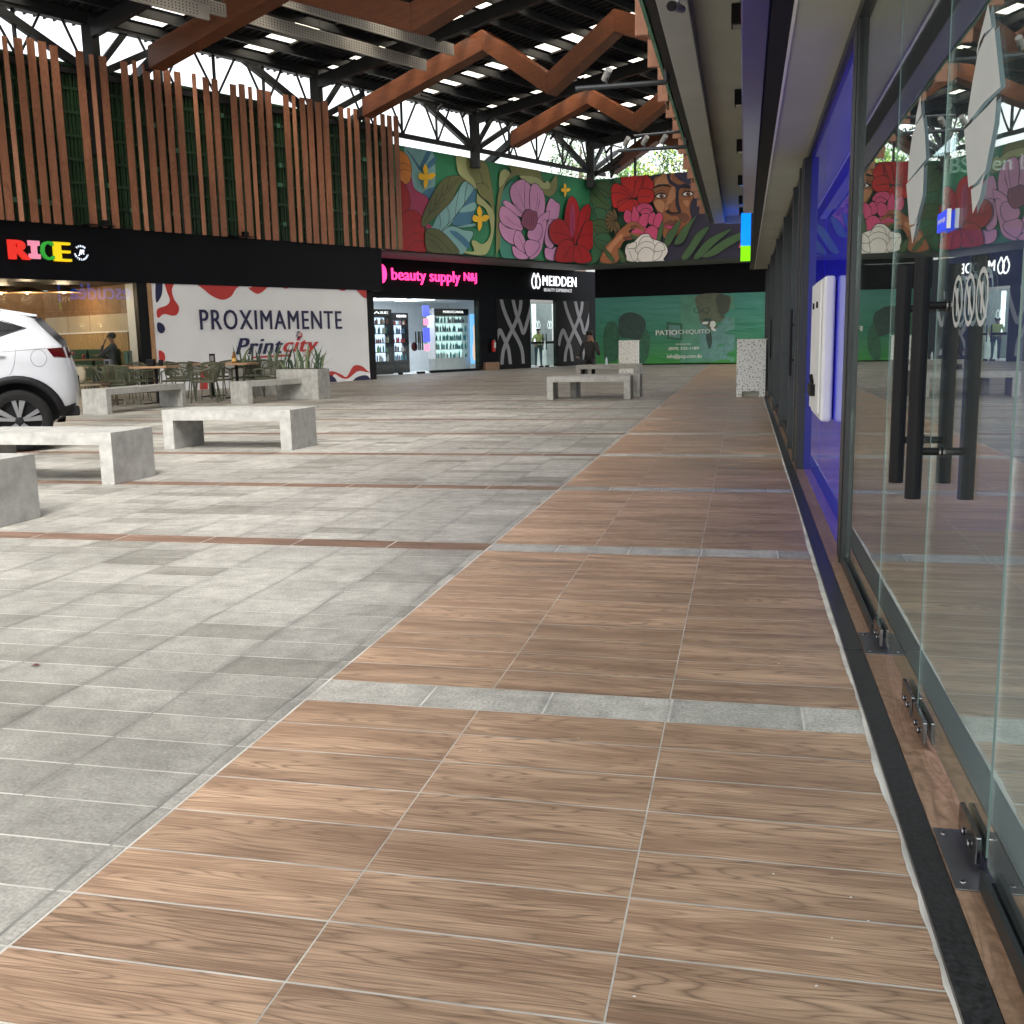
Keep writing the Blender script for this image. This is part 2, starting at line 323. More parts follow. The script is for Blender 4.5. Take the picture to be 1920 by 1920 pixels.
# ================================================================ GROUND
b=MB(); b.add([(-300,-300,-.03),(300,-300,-.03),(300,300,-.03),(-300,300,-.03)],[(0,1,2,3)],M_asph); structure(b,'ground')
b=MB(); b.add([(-27,-6,-.0012),(-1.47,-6,-.0012),(-1.47,52,-.0012),(-27,52,-.0012)],[(0,1,2,3)],M_grout)
b.add([(-1.47,-6,-.0012),(5,-6,-.0012),(5,52,-.0012),(-1.47,52,-.0012)],[(0,1,2,3)],M_grout); 
for k_ in range(60): x_=-1.4672-.405*k_; b.add([(x_-.0035,-6,-.0008),(x_+.0035,-6,-.0008),(x_+.0035,52,-.0008),(x_-.0035,52,-.0008)],[(0,1,2,3)],M_groutd)
structure(b,'grout_bed')
def row_y(k): return 1.59+.2057*k if k<=20 else 5.704+.197*(k-20)
STRIP=lambda k:(k-7)%12==0
def tiles(name,lst,m):
    """lst of (x0,x1,y0,y1,z,unit_uv)"""
    V=[];Fa=[];UV=[];C=[]
    for i,(x0,x1,y0,y1,z,un) in enumerate(lst):
        V+=[(x0,y0,z),(x1,y0,z),(x1,y1,z),(x0,y1,z)]; Fa.append((4*i,4*i+1,4*i+2,4*i+3))
        r=(random.random(),random.random(),random.random(),1); C+=[r]*4
        if un: UV+=[(0,0),(1,0),(1,1),(0,1)]
        else: UV+=[(x0,y0),(x1,y0),(x1,y1),(x0,y1)]
    me=bpy.data.meshes.new(name); me.from_pydata(V,[],Fa); me.materials.append(m)
    uv=me.uv_layers.new(name='UVMap'); uv.data.foreach_set('uv',[c for p in UV for c in p])
    ca=me.color_attributes.new('rnd','FLOAT_COLOR','CORNER'); ca.data.foreach_set('color',[c for p in C for c in p])
    o=bpy.data.objects.new(name,me); scn.collection.objects.link(o); return tag(o,kind='structure')
wd=[];gy=[];st=[];bn=[];KM=232
XC=[-1.42,-.82,-.218,.385]
for k in range(-30,KM):
    y0,y1=row_y(k)+.0028,row_y(k+1)-.0028
    jz=lambda:random.uniform(-.0003,.0003)
    if STRIP(k):
        xs=[-1.42,-1.02,-.61,-.21,.2,.385]
        for i in range(5): st.append((xs[i]+.004,xs[i+1]-.004,y0,y1,jz(),True))
        if k<15:
            gy.append((-1.462,-1.426,y0,y1,jz(),True)); x=-1.468
            while x>-26: gy.append((x-.402,x-.003,y0,y1,jz(),True)); x-=.405
        x=-1.425
        while k>=15 and x>-26: bn.append((x-.595,x-.003,y0,y1,jz(),False)); x-=.6
    else:
        for i in range(3): wd.append((XC[i]+.002,XC[i+1]-.002,y0,y1,jz(),False))
        gy.append((-1.462,-1.426,y0,y1,jz(),True))
        x=-1.468; off=0
        while x>-26:
            wv=.405; j=random.uniform(-.003,.003); gy.append((x-wv+.003,x-.003+j*.3,y0+abs(j)*.4,y1,jz(),True)); x-=wv
tiles('wood_tile_walkway',wd,M_tilewood); tiles('grey_stone_paving',gy,M_paver); tiles('grey_stone_bands',st,M_paver2); tiles('brown_bands',bn,M_band)
# far extension right of the walkway, past the end of the right block
ext=[]
for k in range(110,KM):
    for i in range(12): ext.append((.46+i*.405,.46+(i+1)*.405-.005,row_y(k)+.003,row_y(k+1)-.002,0,True))
tiles('far_paving',ext,M_paver)
# small litter
for i,(x,y,s,c) in enumerate([(65,1250,.022,'brown')]):
    g=G(x,y); b=MB(); m=mat('dry_leaf',(.09,.02,.02),.7)
    b.add([(g.x-.02,g.y,.004),(g.x,g.y+.012,.009),(g.x+.025,g.y+.004,.006),(g.x+.003,g.y-.011,.008)],[(0,3,1),(3,2,1)],m); tag(b.build('leaf'),'small dark red leaf lying on the grey paving','leaf')
b=MB(); M_speck=mat('mortar_speck',(.7,.68,.63),.9)
for (x,y) in [(1085,1385),(1595,1684),(1628,1728),(1450,1640),(1530,1850),(1190,1870),(1690,1250),(900,1410),(1560,1760),(1500,1095),(1460,1245),(640,1120),(1345,945)]:
    g=G(x,y); n=6; r=random.uniform(.002,.0042)
    b.add([(g.x+r*math.cos(6.28*i/n)*random.uniform(.6,1.4),g.y+r*math.sin(6.28*i/n)*random.uniform(.6,1.2),.0015+.001*(i%2)) for i in range(n)],[tuple(range(n))],M_speck)
tag(b.build('mortar_specks'),'tiny white specks of mortar scattered on the wood look tiles','litter',kind='stuff')
# ================================================================ RIGHT BUILDING
RB=thing('bank_building','dark glass fronted shop block with olive soffit along the walkway','building',(0.53,12,0))
b=MB()
for y0,y1 in ((-4,3.85),(3.86,9.3),(9.31,24.8)): b.box(.388,.455,y0,y1-.004,-.002,.014,M_granite)
put(b,'granite_strip',RB,bevel=.002)
b=MB(); rg=random.Random(3); y=-.5; xw=.376
while y<24.7:
    x2=min(.381,max(.366,xw+rg.uniform(-.004,.004))); dy=.035 if y<6 else .2
    b.add([(xw,y,.0016),(.3875,y,.0042),(.3875,y+dy,.0042),(x2,y+dy,.0016)],[(0,1,2,3)],M_grout); xw=x2; y+=dy
put(b,'grout_line',RB)
b=MB(); b.box(.457,.60,-4,24.8,-.002,.012,M_sill); put(b,'threshold',RB)
b=MB(); b.box(.601,4,-4,24.7,-.01,.006,mat('bank_floor',(.4,.42,.4),.25,var=.1,scale=2)); put(b,'interior_floor',RB)
b=MB(); b.box(.10,.2,-4,24.8,2.70,4.2,M_black); put(b,'fascia',RB)
b=MB(); b.box(.203,.62,-4,24.75,2.70,2.8,M_soff); put(b,'soffit',RB)
b=MB(); b.box(.2,.215,-4,24.7,2.69,2.6995,M_white); put(b,'soffit_trim',RB)
b=MB(); b.box(-.042,.098,-4,13.7,2.72,3.5,M_bluegloss); put(b,'blue_sign_band',RB,bevel=.01)
b=MB(); b.box(-.468,.1,-4,24.8,3.9,4.2,M_soff); b.box(-.468,.10,24.6,24.8,3.75,3.9,M_greyb); put(b,'canopy_ceiling',RB)
b=MB(); b.box(-.715,-.47,-4,24.6,3.75,4.19,M_greyb); put(b,'canopy_beam',RB,bevel=.01)
b=MB(); b.box(-.795,-.718,-4,24.6,3.76,4.3,M_blackm); put(b,'edge_channel',RB)
b=MB(); b.box(-.79,8,-4,24.8,4.21,9.2,mat('upper_wall',(.12,.12,.12),.8)); put(b,'upper_wall',RB)
b=MB(); b.box(-.835,-.797,-4,24.6,4.0,6.2,M_green)
y=-4
while y<24.5:
    z=3.82
    while z<6: b.box(-.865,-.836,y,y+.28,z+.012,z+.17,M_green2); z+=.19
    y+=.3
put(b,'green_tile_screen',RB)
b=MB(); b.box(3.9,4,-4,24.7,0,2.72,mat('bank_blue_wall',(.04,.06,.45),.5,var=.1)); b.box(.6,4,24.6,24.75,0,2.7,M_blackm); put(b,'interior_wall',RB)
b=MB(); b.box(.62,4,-4,24.6,2.72,2.8,mat('dark_ceiling',(.05,.055,.06),.7)); put(b,'interior_ceiling',RB)
for yy in (1.5,8.5):
    b=MB(); b.box(1.6,2.8,yy,yy+1.2,2.7,2.719,emit('bank_light',(.8,.88,1),.8)); put(b,'ceiling_light',RB)
    l=bpy.data.lights.new('bank_area','AREA'); l.energy=16; l.size=1.3; l.color=(.85,.9,1); lo=bpy.data.objects.new('ceiling_lamp',l); scn.collection.objects.link(lo); lo.parent=RB; lo.location=(2.2-.53,yy+.6-12,2.68)
# interior partition carrying lettering
IW=Wall((1.2,6.4,0),(1,0,0),(0,-1,0))
b=MB(); b.wbox(IW,-.05,2.6,-.08,0,1.75,2.7,mat('teal_partition',(.02,.05,.06),.35,var=.1)); b.wbox(IW,-.05,2.6,-.08,0,0,1.749,mat('bank_blue_panel',(.04,.06,.42),.35,var=.1)); 
put(b,'partition',RB)
b=MB(); a0,z0=IW.px(1780,325); a1,z1=IW.px(1925,288)
text_mb(b,IW,'BSC en L\u00ednea',a0,a0+(a1-a0)*1.5,z0,z0+.085,.004,emit('pale_lettering',(.5,.62,.55),.35),ext=.004); put(b,'wall_lettering',RB)
# posts / header
b=MB(); b.box(.50,.575,-4,24.6,2.645,2.699,M_frame); put(b,'header_rail',RB)
for nm,(y0,y1,x0,x1) in {'a':(5.32,5.58,.505,.565),'b':(9.2,9.6,.47,.56)}.items():
    b=MB(); b.box(x0,x1,y0,y1,.012,2.645,M_frame); b.box(x0-.006,x0,y0+.05,y0+.09,.012,2.645,M_frame); put(b,'frame_post',RB,bevel=.003)
def pane(x,y0,y1,z0,z1,m=None,name='glass_pane',edge=True):
    b=MB(); b.box(x-.0025,x+.0025,y0,y1,z0,z1,m or M_glass)
    if edge:
        k=b.mi(M_edge); 
        b.m[2]=k
    return put(b,name,RB)
pane(.53,4.04,5.31,.05,2.64)
pane(.53,-3.9,2.18,.05,2.64)
b=MB(); b.box(.507,.518,4.06,5.33,.012,.055,M_frame); b.box(.54,.551,4.06,5.33,.012,.055,M_frame); b.box(.519,.54,4.06,5.33,.012,.03,M_chrome)
b.box(.507,.518,-3.9,2.15,.012,.055,M_frame); b.box(.54,.551,-3.9,2.15,.012,.055,M_frame); b.box(.519,.54,-3.9,2.15,.012,.03,M_chrome); put(b,'glass_channel',RB)
for y0,y1 in ((5.6,7.36),(7.37,9.18)): pane(.53,y0,y1,.02,2.645,M_blue,'blue_panel',False)
# glass doors
for yA,yB,hy,lab in ((3.1,4.02,3.25,'clear glass door with black bar handle beside the blue panel'),(2.2,3.085,2.93,'clear glass door carrying the round frosted stickers, nearest the camera')):
    D=thing('glass_door',lab,'door',(.53,(yA+yB)/2,0),group='double glass doors of the bank')
    b=MB(); b.box(.5275,.5325,yA,yB,.06,2.64,M_glass); k=b.mi(M_edge)
    b.m[2]=k
    put(b,'pane',D)
    for X in (.46,.60):
        b=MB(); b.tube([(X,hy,.73),(X,hy,1.375)],.0215,M_blackm,16); put(b,'handle_bar',D,smooth=False)
    b=MB()
    for z in (.86,1.25): b.tube([(.46,hy,z),(.60,hy,z)],.0105,M_blackm,10); b.tube([(.52,hy,z),(.5245,hy,z)],.017,M_chrome,12); b.tube([(.5355,hy,z),(.54,hy,z)],.017,M_chrome,12)
    put(b,'standoffs',D)
    b=MB(); hb= 4.0 if hy>3.1 else 2.24
    e=3.13 if hy>3.1 else 3.06
    for yy0,yy1 in ((min(hb,hb-.16) if hy>3.1 else hb-.02,hb+.02 if hy>3.1 else hb+.16),(e-.02,e+.16) if hy>3.1 else (e-.16,e+.02)):
        for x0,x1 in ((.511,.524),(.536,.549)): b.box(x0,x1,yy0,yy1,.03,.095,M_chrome)
        b.tube([(.505,(yy0+yy1)/2+.03,.05),(.511,(yy0+yy1)/2+.03,.05)],.01,M_chrome,8); b.tube([(.505,(yy0+yy1)/2-.03,.05),(.511,(yy0+yy1)/2-.03,.05)],.01,M_chrome,8)
    put(b,'patch_fitting',D,bevel=.003)
for i,y0 in enumerate((3.8,2.14)):
    b=MB(); b.box(.459,.60,y0,y0+.28,.012,.0155,M_plate)
    for dx in (.02,.12):
        for dy in (.03,.25): b.lathe((.459+dx,y0+dy,.0155),[(.008,0),(.006,.003)],M_chrome,8)
    put(b,'floor_plate',RB,bevel=.001)
# decals on the glass (frosted leaf shapes), traced in metres on the pane
def decal(b,pts,sc,ox,oy,m,d=.0075): b.wpoly(RW,[RW.px(ox+x/sc,oy+y/sc) for x,y in pts],d,m)
for pcs,lab in ((([(960,22),(983,190),(930,230),(900,290),(880,385),(878,350),(895,270)],[(1002,182),(1047,600),(930,705),(812,855),(818,760),(850,560),(885,370),(930,262)],[(1018,665),(1005,850),(940,1178),(870,1268),(820,1298),(790,900),(960,730)],[(936,1185),(900,1370),(850,1480),(838,1312),(900,1270)]),'large frosted leaf shaped sticker in four pieces on the door glass, nearer the camera'),
 (([(483,660),(490,790),(465,832),(445,870),(452,800)],[(500,798),(515,930),(523,1100),(392,1260),(400,1100),(425,940),(455,860)],[(508,1140),(500,1350),(462,1495),(440,1550),(405,1560),(383,1275),(450,1205)],[(463,1508),(445,1600),(425,1690),(412,1575),(440,1560)]),'smaller frosted leaf shaped sticker on the door glass, farther from the camera')):
    T=thing('frosted_sticker',lab,'sticker',(.52,2.9,1.6),group='frosted leaf stickers')
    for p in pcs: b=MB(); decal(b,p,3.694,1600,0,M_frost); put(b,'leaf_piece',T)
for (cx,cy,h,w_),lab in zip(((1801,565,50,8.5),(1824,562,51,10),(1848,556,57,12)),('left','middle','right')):
    b=MB(); a,z=RW.px(cx,cy); _,zt=RW.px(cx,cy-h/1.02); r=(zt-z); n=28; ra=r*.93
    ring=[(math.cos(6.2832*i/n),math.sin(6.2832*i/n)) for i in range(n)]
    for i in range(n):
        p,q=ring[i],ring[(i+1)%n]; b.wpoly(RW,[(a+ra*p[0],z+r*p[1]),(a+ra*q[0],z+r*q[1]),(a+ra*.8*q[0],z+r*.8*q[1]),(a+ra*.8*p[0],z+r*.8*p[1])],.0075,M_frost)
    b.wpoly(RW,[(a-ra*.66,z+r*.48),(a-ra*.48,z+r*.66),(a+ra*.66,z-r*.48),(a+ra*.48,z-r*.66)],.0078,M_frost)
    b.wpoly(RW,[(a-ra*.15,z+r*.5),(a+ra*.15,z+r*.5),(a+ra*.22,z+r*.1),(a+ra*.1,z-r*.55),(a-ra*.1,z-r*.55),(a-ra*.2,z+r*.1)],.0081,M_frost)
    tag(b.build('prohibition_sticker'),lab+' of the three round frosted prohibition stickers on the door','sticker','round prohibition stickers')
b=MB(); a0,z=RW.px(1771,402); a1,_=RW.px(1797,388); _,zt=RW.px(1771,402); _,zb=RW.px(1771,436)
b.wbox(RW,-3.07,-2.935,.0078,.017,zb,zt,emit('blue_sign_face',(.02,.05,.6),.25)); b.wbox(RW,-2.934,-2.925,.0078,.017,zb,zt,M_white)
text_mb(b,RW,'EMPUJE',-3.055,-2.95,zb+.018,zt-.018,.0172,M_white,ext=.001,bold=.005); tag(b.build('push_sign'),'small blue sign reading EMPUJE stuck on the glass door','sign')
# white wall mounted device
D=thing('wall_dispenser','tall white wall device with two black holes mounted on blue glass','device',(.49,6.9,.66))
b=MB(); b.box(.455,.522,6.35,7.25,.66,1.52,M_white); put(b,'housing',D,bevel=.02,seg=3)
b=MB(); b.box(.44,.455,6.42,7.2,.70,1.5,M_white); put(b,'front_cover',D,bevel=.01)
for q in (6.62,6.95): b=MB(); b.tube([(.43,q,1.36),(.44,q,1.36)],.02,M_blackm,12); put(b,'hole',D)
b=MB(); b.box(.41,.44,6.65,6.95,.8,.87,M_blackm); b.tube([(.43,6.8,.87),(.42,6.8,.93)],.012,M_blackm,8); put(b,'latch',D)
# second glass front, beyond the blue panel
SHF=thing('far_glass_front','dark framed glass shop front beyond the blue panel','shop front',(.53,16,0))
for i,y in enumerate((9.75,10.95,13.6,16.6,19.9,22.4,24.4)):
    b=MB(); b.box(.46,.57,y,y+.12,.012,2.645,M_frame); put(b,'frame_post',SHF,bevel=.004)
ys=(9.87,10.95,13.6,16.6,19.9,22.4,24.4)
for i in range(6):
    b=MB(); b.box(.525,.533,ys[i]+(.12 if i else 0),ys[i+1],.1,2.64,M_glassf); put(b,'glass_pane',SHF)
for y in (10.0,):
    b=MB(); b.tube([(.43,y,.8),(.43,y,1.42)],.013,M_blackm,8); b.tube([(.43,y,.95),(.52,y,.95)],.009,M_blackm,8); b.tube([(.43,y,1.27),(.52,y,1.27)],.009,M_blackm,8); put(b,'door_handle',SHF)
b=MB(); b.tube([(.44,17.9,.8),(.44,17.9,1.45)],.013,M_blackm,8); put(b,'door_handle',SHF)
b=MB(); b.box(.5,.56,9.87,24.4,.012,.1,M_frame); put(b,'bottom_rail',SHF)
# lit sign at the end of the canopy (seen edge on)
SG=Wall((.098,0,0),(0,-1,0),(-1,0,0))
b=MB(); eb=emit('sign_blue',(.0,.14,1),.7); eg=emit('sign_green',(.18,.8,.0),.4)
b.box(-.03,.097,22.6,25.3,3.12,3.8,M_blackm); text_mb(b,SG,'escud\u00e9a',-25.2,-22.9,3.15,3.78,.13,eb,ext=.05,bold=.02); SGe=[SG.at(-25.75+.28*math.cos(6.28*i/16)*.6,.13,3.42+.36*math.sin(6.28*i/16)) for i in range(16)]; b.add(SGe,[tuple(range(16))],eg); b.box(-.1,.1,22.5,22.56,3.06,3.72,eb); b.box(-.1,.1,22.5,22.56,2.74,3.05,eg)
tag(b.build('lit_shop_sign'),'blue and green lit sign at the far end of the canopy','sign')
b=MB(); er=emit('sign_red',(.6,.03,.02),.3); b.box(.0,.095,13.85,13.95,3.24,3.42,er); b.box(-.002,.096,13.84,13.849,3.31,3.34,M_white); tag(b.build('red_lit_sign'),'small red lit sign under the canopy edge','sign')
# security camera and ceiling spots
D=thing('security_camera','white bullet security camera under the grey canopy beam','camera',(-.53,8.3,3.74))
b=MB(); b.lathe((-.53,8.3,3.70),[(.04,0),(.045,.05)],M_white,14); b.tube([(-.53,8.3,3.71),(-.53,8.27,3.65)],.015,M_white,8); put(b,'bracket',D)
b=MB(); b.tube([(-.51,8.42,3.665),(-.56,8.05,3.585)],[.03,.04],M_baffle,14); put(b,'body',D,smooth=False)
b=MB(); b.tube([(-.56,8.05,3.585),(-.565,8.02,3.577)],[.036,.034],M_blackm,14); put(b,'lens',D)
first=None
for i,y in enumerate((9.26,12.3,15.3,18.6,21.2,23.1)):
    lab='black square ceiling spot in the canopy, '+('nearest of the row','second of the row','beside the cloudlike reflections','fourth of the row','next to last of the row','at the far end')[i]
    if not first:
        first=thing('ceiling_spot',lab,'spotlight',(-.1,y,3.9),group='black ceiling spots'); b=MB(); b.box(-.05,.05,-.09,.09,-.16,-.002,M_blackm); b.build('housing',first,bevel=.004); b=MB(); b.box(-.035,.035,-.07,.07,-.165,-.161,M_chrome); b.build('lens',first)
    else: copy_thing(first,(-.1,y,3.9),0,lab)
# hanging planks along the canopy edge
PK=thing('plank_curtain','curtain of short hanging brown planks along the canopy edge','screen',(-.9,10,3.8))
y=1.0;i=0
while y<24.4:
    if i%2==0:
        z0=3.84+random.uniform(-.03,.05); b=MB(); b.box(-1.0,-.885,y,y+.05,z0,z0+random.choice((1.2,1.6)),M_slat_lit); put(b,'plank',PK)
    else:
        z0=3.98+random.uniform(-.1,.15); b=MB(); b.box(-.96,-.93,y-.2,y+.25,z0,z0+1.7,M_slat); put(b,'plank',PK)
        b=MB(); b.box(-1.06,-.99,y+.1,y+.14,z0+.35,z0+1.5,M_slat_lit); put(b,'plank',PK)
    y+=.62; i+=1
for k,(Y,lab) in enumerate(((10.8,'nearer grey light arm reaching out from the plank curtain'),(14.4,'farther grey light arm reaching out from the plank curtain'))):
    D=thing('light_arm',lab,'light arm',(-.85,Y,3.7),group='grey light arms')
    b=MB(); b.tube([(-.8,Y,3.70),(-1.72,Y,3.70)],.026,M_frame,10); b.tube([(-.8,Y,3.70),(-.8,Y,4.0)],.03,M_frame,8); put(b,'arm',D)
    for x in ((-1.4,) if k==0 else (-1.6,-1.35,-1.1)):
        b=MB(); b.tube([(x,Y,3.72),(x,Y,3.78)],.012,M_frame,6); b.tube([(x+.03,Y-.04,3.85),(x-.03,Y+.05,3.78)],.035,M_baffle,10); put(b,'spot_head',D)
    if k:
        b=MB(); b.tube([(-.8,Y,3.9),(-1.5,Y,3.88)],.02,M_frame,8); put(b,'upper_arm',D)
# ================================================================ LEFT BLOCK (restaurant + covered shop)
fz0,fz1=2.88,4.24
LB=thing('restaurant_block','black fascia block with brown slat screen above restaurant','building',tuple(P0))
b=MB(); b.wbox(LW,-16.5,.66,-.35,0,fz0,fz1,M_black); put(b,'fascia',LB)
b=MB(); b.wbox(LW,-16.5,.5,-4.5,-.36,fz0,fz1,M_blackm); put(b,'ceiling_void',LB)
b=MB(); b.wbox(LW,-16.5,1.45,-.35,-.2,4.25,8.12,M_green)
s=-16.5
while s<1.45:
    for q in range(3): b.wbox(LW,s+.03+q*.1,s+.09+q*.1,-.2,-.155,4.3,8.1,M_green)
    s+=.36
    b.wbox(LW,s-.035,s+.0,-.2,-.13,4.27,8.12,M_green)
z=4.7
while z<8.1: b.wbox(LW,-16.5,1.45,-.17,-.11,z,z+.07,M_green); z+=.56
for k in range(60):
    s=random.uniform(-16,1.3); z=4.7+.56*random.randint(0,6); b.wbox(LW,s,s+.1,-.12,-.1,z-.02,z+.1,M_green2)
put(b,'green_screen',LB)
tops=[(-60,1),(-35,1),(-15,1),(8,0)]+[(x/3,0 if wv<26 and l else 1) for x,wv,l in ((100,50,0),(170,40,0),(235,38,0),(300,45,0),(445,45,0),(512,25,1),(575,35,0),(695,38,0),(755,20,1),(820,38,0),(878,30,0),(935,40,0),(995,25,0),(1090,20,1),(1155,28,0),(1205,35,0),(1308,28,0),(1358,33,0),(1405,18,1),(1458,22,0),(1505,22,0),(1605,28,0),(1650,16,1),(1698,32,0),(1740,22,0),(1785,22,0),(1828,26,0))]
tops+=[(600+x/3,1-l) for x,l in ((25,0),(115,0),(160,1),(200,0),(265,0),(308,1),(350,0),(388,0),(425,0))]
for i,(x,brown) in enumerate(tops):
    ytop=70+.205*(x); a,z=LW.px(x,ytop,.12); zt=8.42+random.uniform(-.06,.02); a-=.0
    ang=R_(random.uniform(2,14)) if brown else R_(30); wv=.185 if brown else .11
    ca,sa=math.cos(ang)*wv/2,math.sin(ang)*wv/2; th=.02; m=M_slat if brown else M_slat_lit
    pa=[(a-ca,.12-sa),(a+ca,.12+sa),(a+ca-sa/wv*th*2,.12+sa+math.cos(ang)*th),(a-ca-sa/wv*th*2,.12-sa+math.cos(ang)*th)]
    b=MB(); b.hexa([LW.at(p[0],p[1],4.22) for p in reversed(pa)]+[LW.at(p[0],p[1],zt) for p in reversed(pa)],m); put(b,'slat',LB)
# coming soon board
a0,_=LW.px(296,640); a1,_=LW.px(694,640); BA0,BA1=-7.72,-.05
b=MB(); b.wbox(LW,BA0,BA1,-.3,-.02,0,fz0,M_board); b.wbox(LW,BA0-.12,BA0,-.3,.0,0,fz0,M_table)
b.wbox(LW,BA1,.5,-2.8,-.3,0,fz0,M_blackm)
D=thing('hoarding_board','white hoarding with red and navy waves reading PROXIMAMENTE Printcity','hoarding',tuple(P0)); put(b,'board',D)
def hp(x,y): return LW.px(280+x/4,500+y/4,-.01)
b=MB(); dd=[-.015]
def hpoly(pts,m,sm=True):
    p=smooth_loop(pts,4) if sm else pts
    q=[]
    for x,y in p:
        a,z=hp(x,y); q.append((min(max(a,BA0+.01),BA1-.01),min(max(z,.01),fz0)))
    b.wpoly(LW,q,dd[0],m); dd[0]+=.0015
hpoly([(50,90),(95,110),(97,190),(80,240),(50,262)],M_navy); hpoly([(115,90),(195,95),(170,170),(185,240),(222,300),(215,350),(180,368),(110,355),(65,385),(60,320),(130,290),(155,250),(130,180)],M_redp)
hpoly([(330,90),(480,85),(680,100),(640,180),(610,225),(550,248),(480,225),(420,180)],M_redp); hpoly([(720,100),(900,110),(870,170),(820,203),(780,190),(740,155)],M_redp)
hpoly([(690,100),(790,115),(770,150),(730,152)],M_board); hpoly([(980,125),(1060,130),(1040,160),(1005,160)],M_redp); hpoly([(1410,150),(1490,150),(1470,178),(1430,178)],M_redp); hpoly([(1550,150),(1650,160),(1650,230),(1600,225)],M_redp)
hpoly([(60,420),(100,430),(118,470),(95,500),(62,480)],M_navy); hpoly([(70,630),(110,650),(115,700),(80,720)],M_redp)
hpoly([(1340,800),(1380,785),(1440,810),(1480,825),(1530,745),(1590,745),(1640,785),(1680,800),(1680,900),(1340,900)],M_redp); hpoly([(1380,810),(1440,835),(1490,838),(1560,785),(1620,790),(1680,815),(1680,960),(1380,960)],M_board)
hpoly([(1280,860),(1310,820),(1350,810),(1400,850),(1400,940),(1280,940)],M_navy); hpoly([(1530,850),(1600,815),(1650,835),(1670,940),(1530,940)],M_navy); hpoly([(380,740),(440,750),(440,960),(380,960)],M_redp,False)
text_px(b,LW,'PROXIMAMENTE',373,580,618.5,640,583,617,-.0,M_navy,ext=.004,bold=.018,spacing=1.16)
text_px(b,LW,'Print',440,634,663,530,633,665,.004,M_navy,ext=.004,bold=.03,shear=.35,spacing=1.08)
text_px(b,LW,'city',530,636,668,597,632,668,.004,M_redp,ext=.004,bold=.03,shear=.35,spacing=1.08)
n=20; a,z=LW.px(560.5,628,.0); _,z2=LW.px(560.5,621,.0); r=z2-z; 
b.wpoly(LW,[(a+r*.95*math.cos(6.283*i/n),z+r*math.sin(6.283*i/n)) for i in range(n)],.012,M_navy); b.wpoly(LW,[(a+.05+r*.7*math.cos(6.283*i/n),z+r*.75*math.sin(6.283*i/n)) for i in range(n)],.0135,M_redp)
for q in (-.35,0,.35): b.wpoly(LW,[(a-r*.8,z+q*r-.008),(a+r*.8,z+q*r+.03),(a+r*.8,z+q*r+.045),(a-r*.8,z+q*r+.008)],.0145,M_board)
a0,z0=LW.px(470,672); a1,z1=LW.px(548,668); b.wpoly(LW,[(a0,z0),(a1,z0+.03),(a1-.1,z0+.09),(a0+.1,z0+.05)],.002,M_redp)
put(b,'printed_pattern',D)
# restaurant room
RA0=-16.4
Rm=thing('restaurant','beige restaurant room behind large glass with wood wainscot','shop',tuple(LW.at(-12,-2,0)))
M_beige=mat('beige_wall',(.42,.36,.26),.7,var=.1,scale=1.4); M_brownw=mat('brown_wall',(.2,.11,.05),.7,var=.2)
EW=Wall(LW.at(BA0-.37,0,0),-NN,-U)   # end wall of the room, faces the camera
b=MB(); b.wbox(LW,RA0,BA0-.35,-5.45,-5.3,0,fz0,M_brownw); b.wbox(EW,-5.3,-.25,-.1,0,0,2.12,M_beige); b.wbox(EW,-5.3,-.25,-.1,0,2.12,fz0,M_brownw); b.wbox(EW,-.62,-.25,0,.03,0,fz0,M_white); b.wbox(EW,-5.3,-.66,.0,.002,.1,1.62,M_brownw); put(b,'wall',Rm)
b=MB(); b.wbox(LW,RA0,BA0-.36,-5.3,-.0,-.005,.012,mat('restaurant_floor',(.2,.19,.17),.5)); put(b,'floor',Rm)
b=MB(); a=-5.2
while a<-.75: b.wbox(EW,a,a+.075,0.003,.03,.1,1.62,M_wains); a+=.09
b.wbox(EW,-5.3,-.64,.001,.05,1.621,1.66,M_white); put(b,'wainscot',Rm)
b=MB(); m=mat('booth_green',(.02,.06,.035),.5); b.wbox(EW,-5.2,-1.1,.06,.22,.4,1.18,m); b.wbox(EW,-5.2,-3.6,.22,.7,.012,.55,m); put(b,'booth_bench',Rm,bevel=.02)
for q in range(3):
    b=MB(); b.wbox(EW,-5.2+q*1.25,-5.19+q*1.25,.0005,.004,1.66,2.8,M_brownw); put(b,'wall_joint',Rm)
b=MB(); b.wbox(LW,RA0,BA0-.3,-.12,-.11,.02,fz0,M_glassf); put(b,'glass_pane',Rm)
b=MB(); b.wbox(LW,BA0-.42,BA0-.13,-.2,-.02,0,fz0,M_blackm); b.wbox(LW,RA0-.1,RA0,-.2,-.02,0,fz0,M_blackm); put(b,'frame_post',Rm)
for i,(s,d,z) in enumerate(((LW.px(50,540,-1.8)[0],-1.8,2.66),(LW.px(118,530,-2.4)[0],-2.4,2.72),(LW.px(0,530,-3.6)[0],-3.6,2.74))):
    p=LW.at(s,d,z); L_=thing('pendant_lamp','woven disc pendant lamp in the restaurant, '+('above the parked car','nearest the man','at the left end')[i],'lamp',tuple(p),group='woven pendant lamps')
    b=MB(); b.lathe((0,0,0),[(.48,0),(.3,.08),(.08,.14)],mat('woven_cane',(.35,.2,.08),.7,var=.3,scale=40),24); b.build('shade',L_); b=MB(); b.sphere((0,0,.0),.035,emit('warm_bulb',(1,.6,.25),14),10); b.build('bulb',L_)
    l=bpy.data.lights.new('pendant','POINT'); l.energy=14; l.color=(1,.72,.45); l.shadow_soft_size=.15; lo=bpy.data.objects.new('lamp_light',l); scn.collection.objects.link(lo); lo.parent=L_; lo.location=(0,0,-.15)
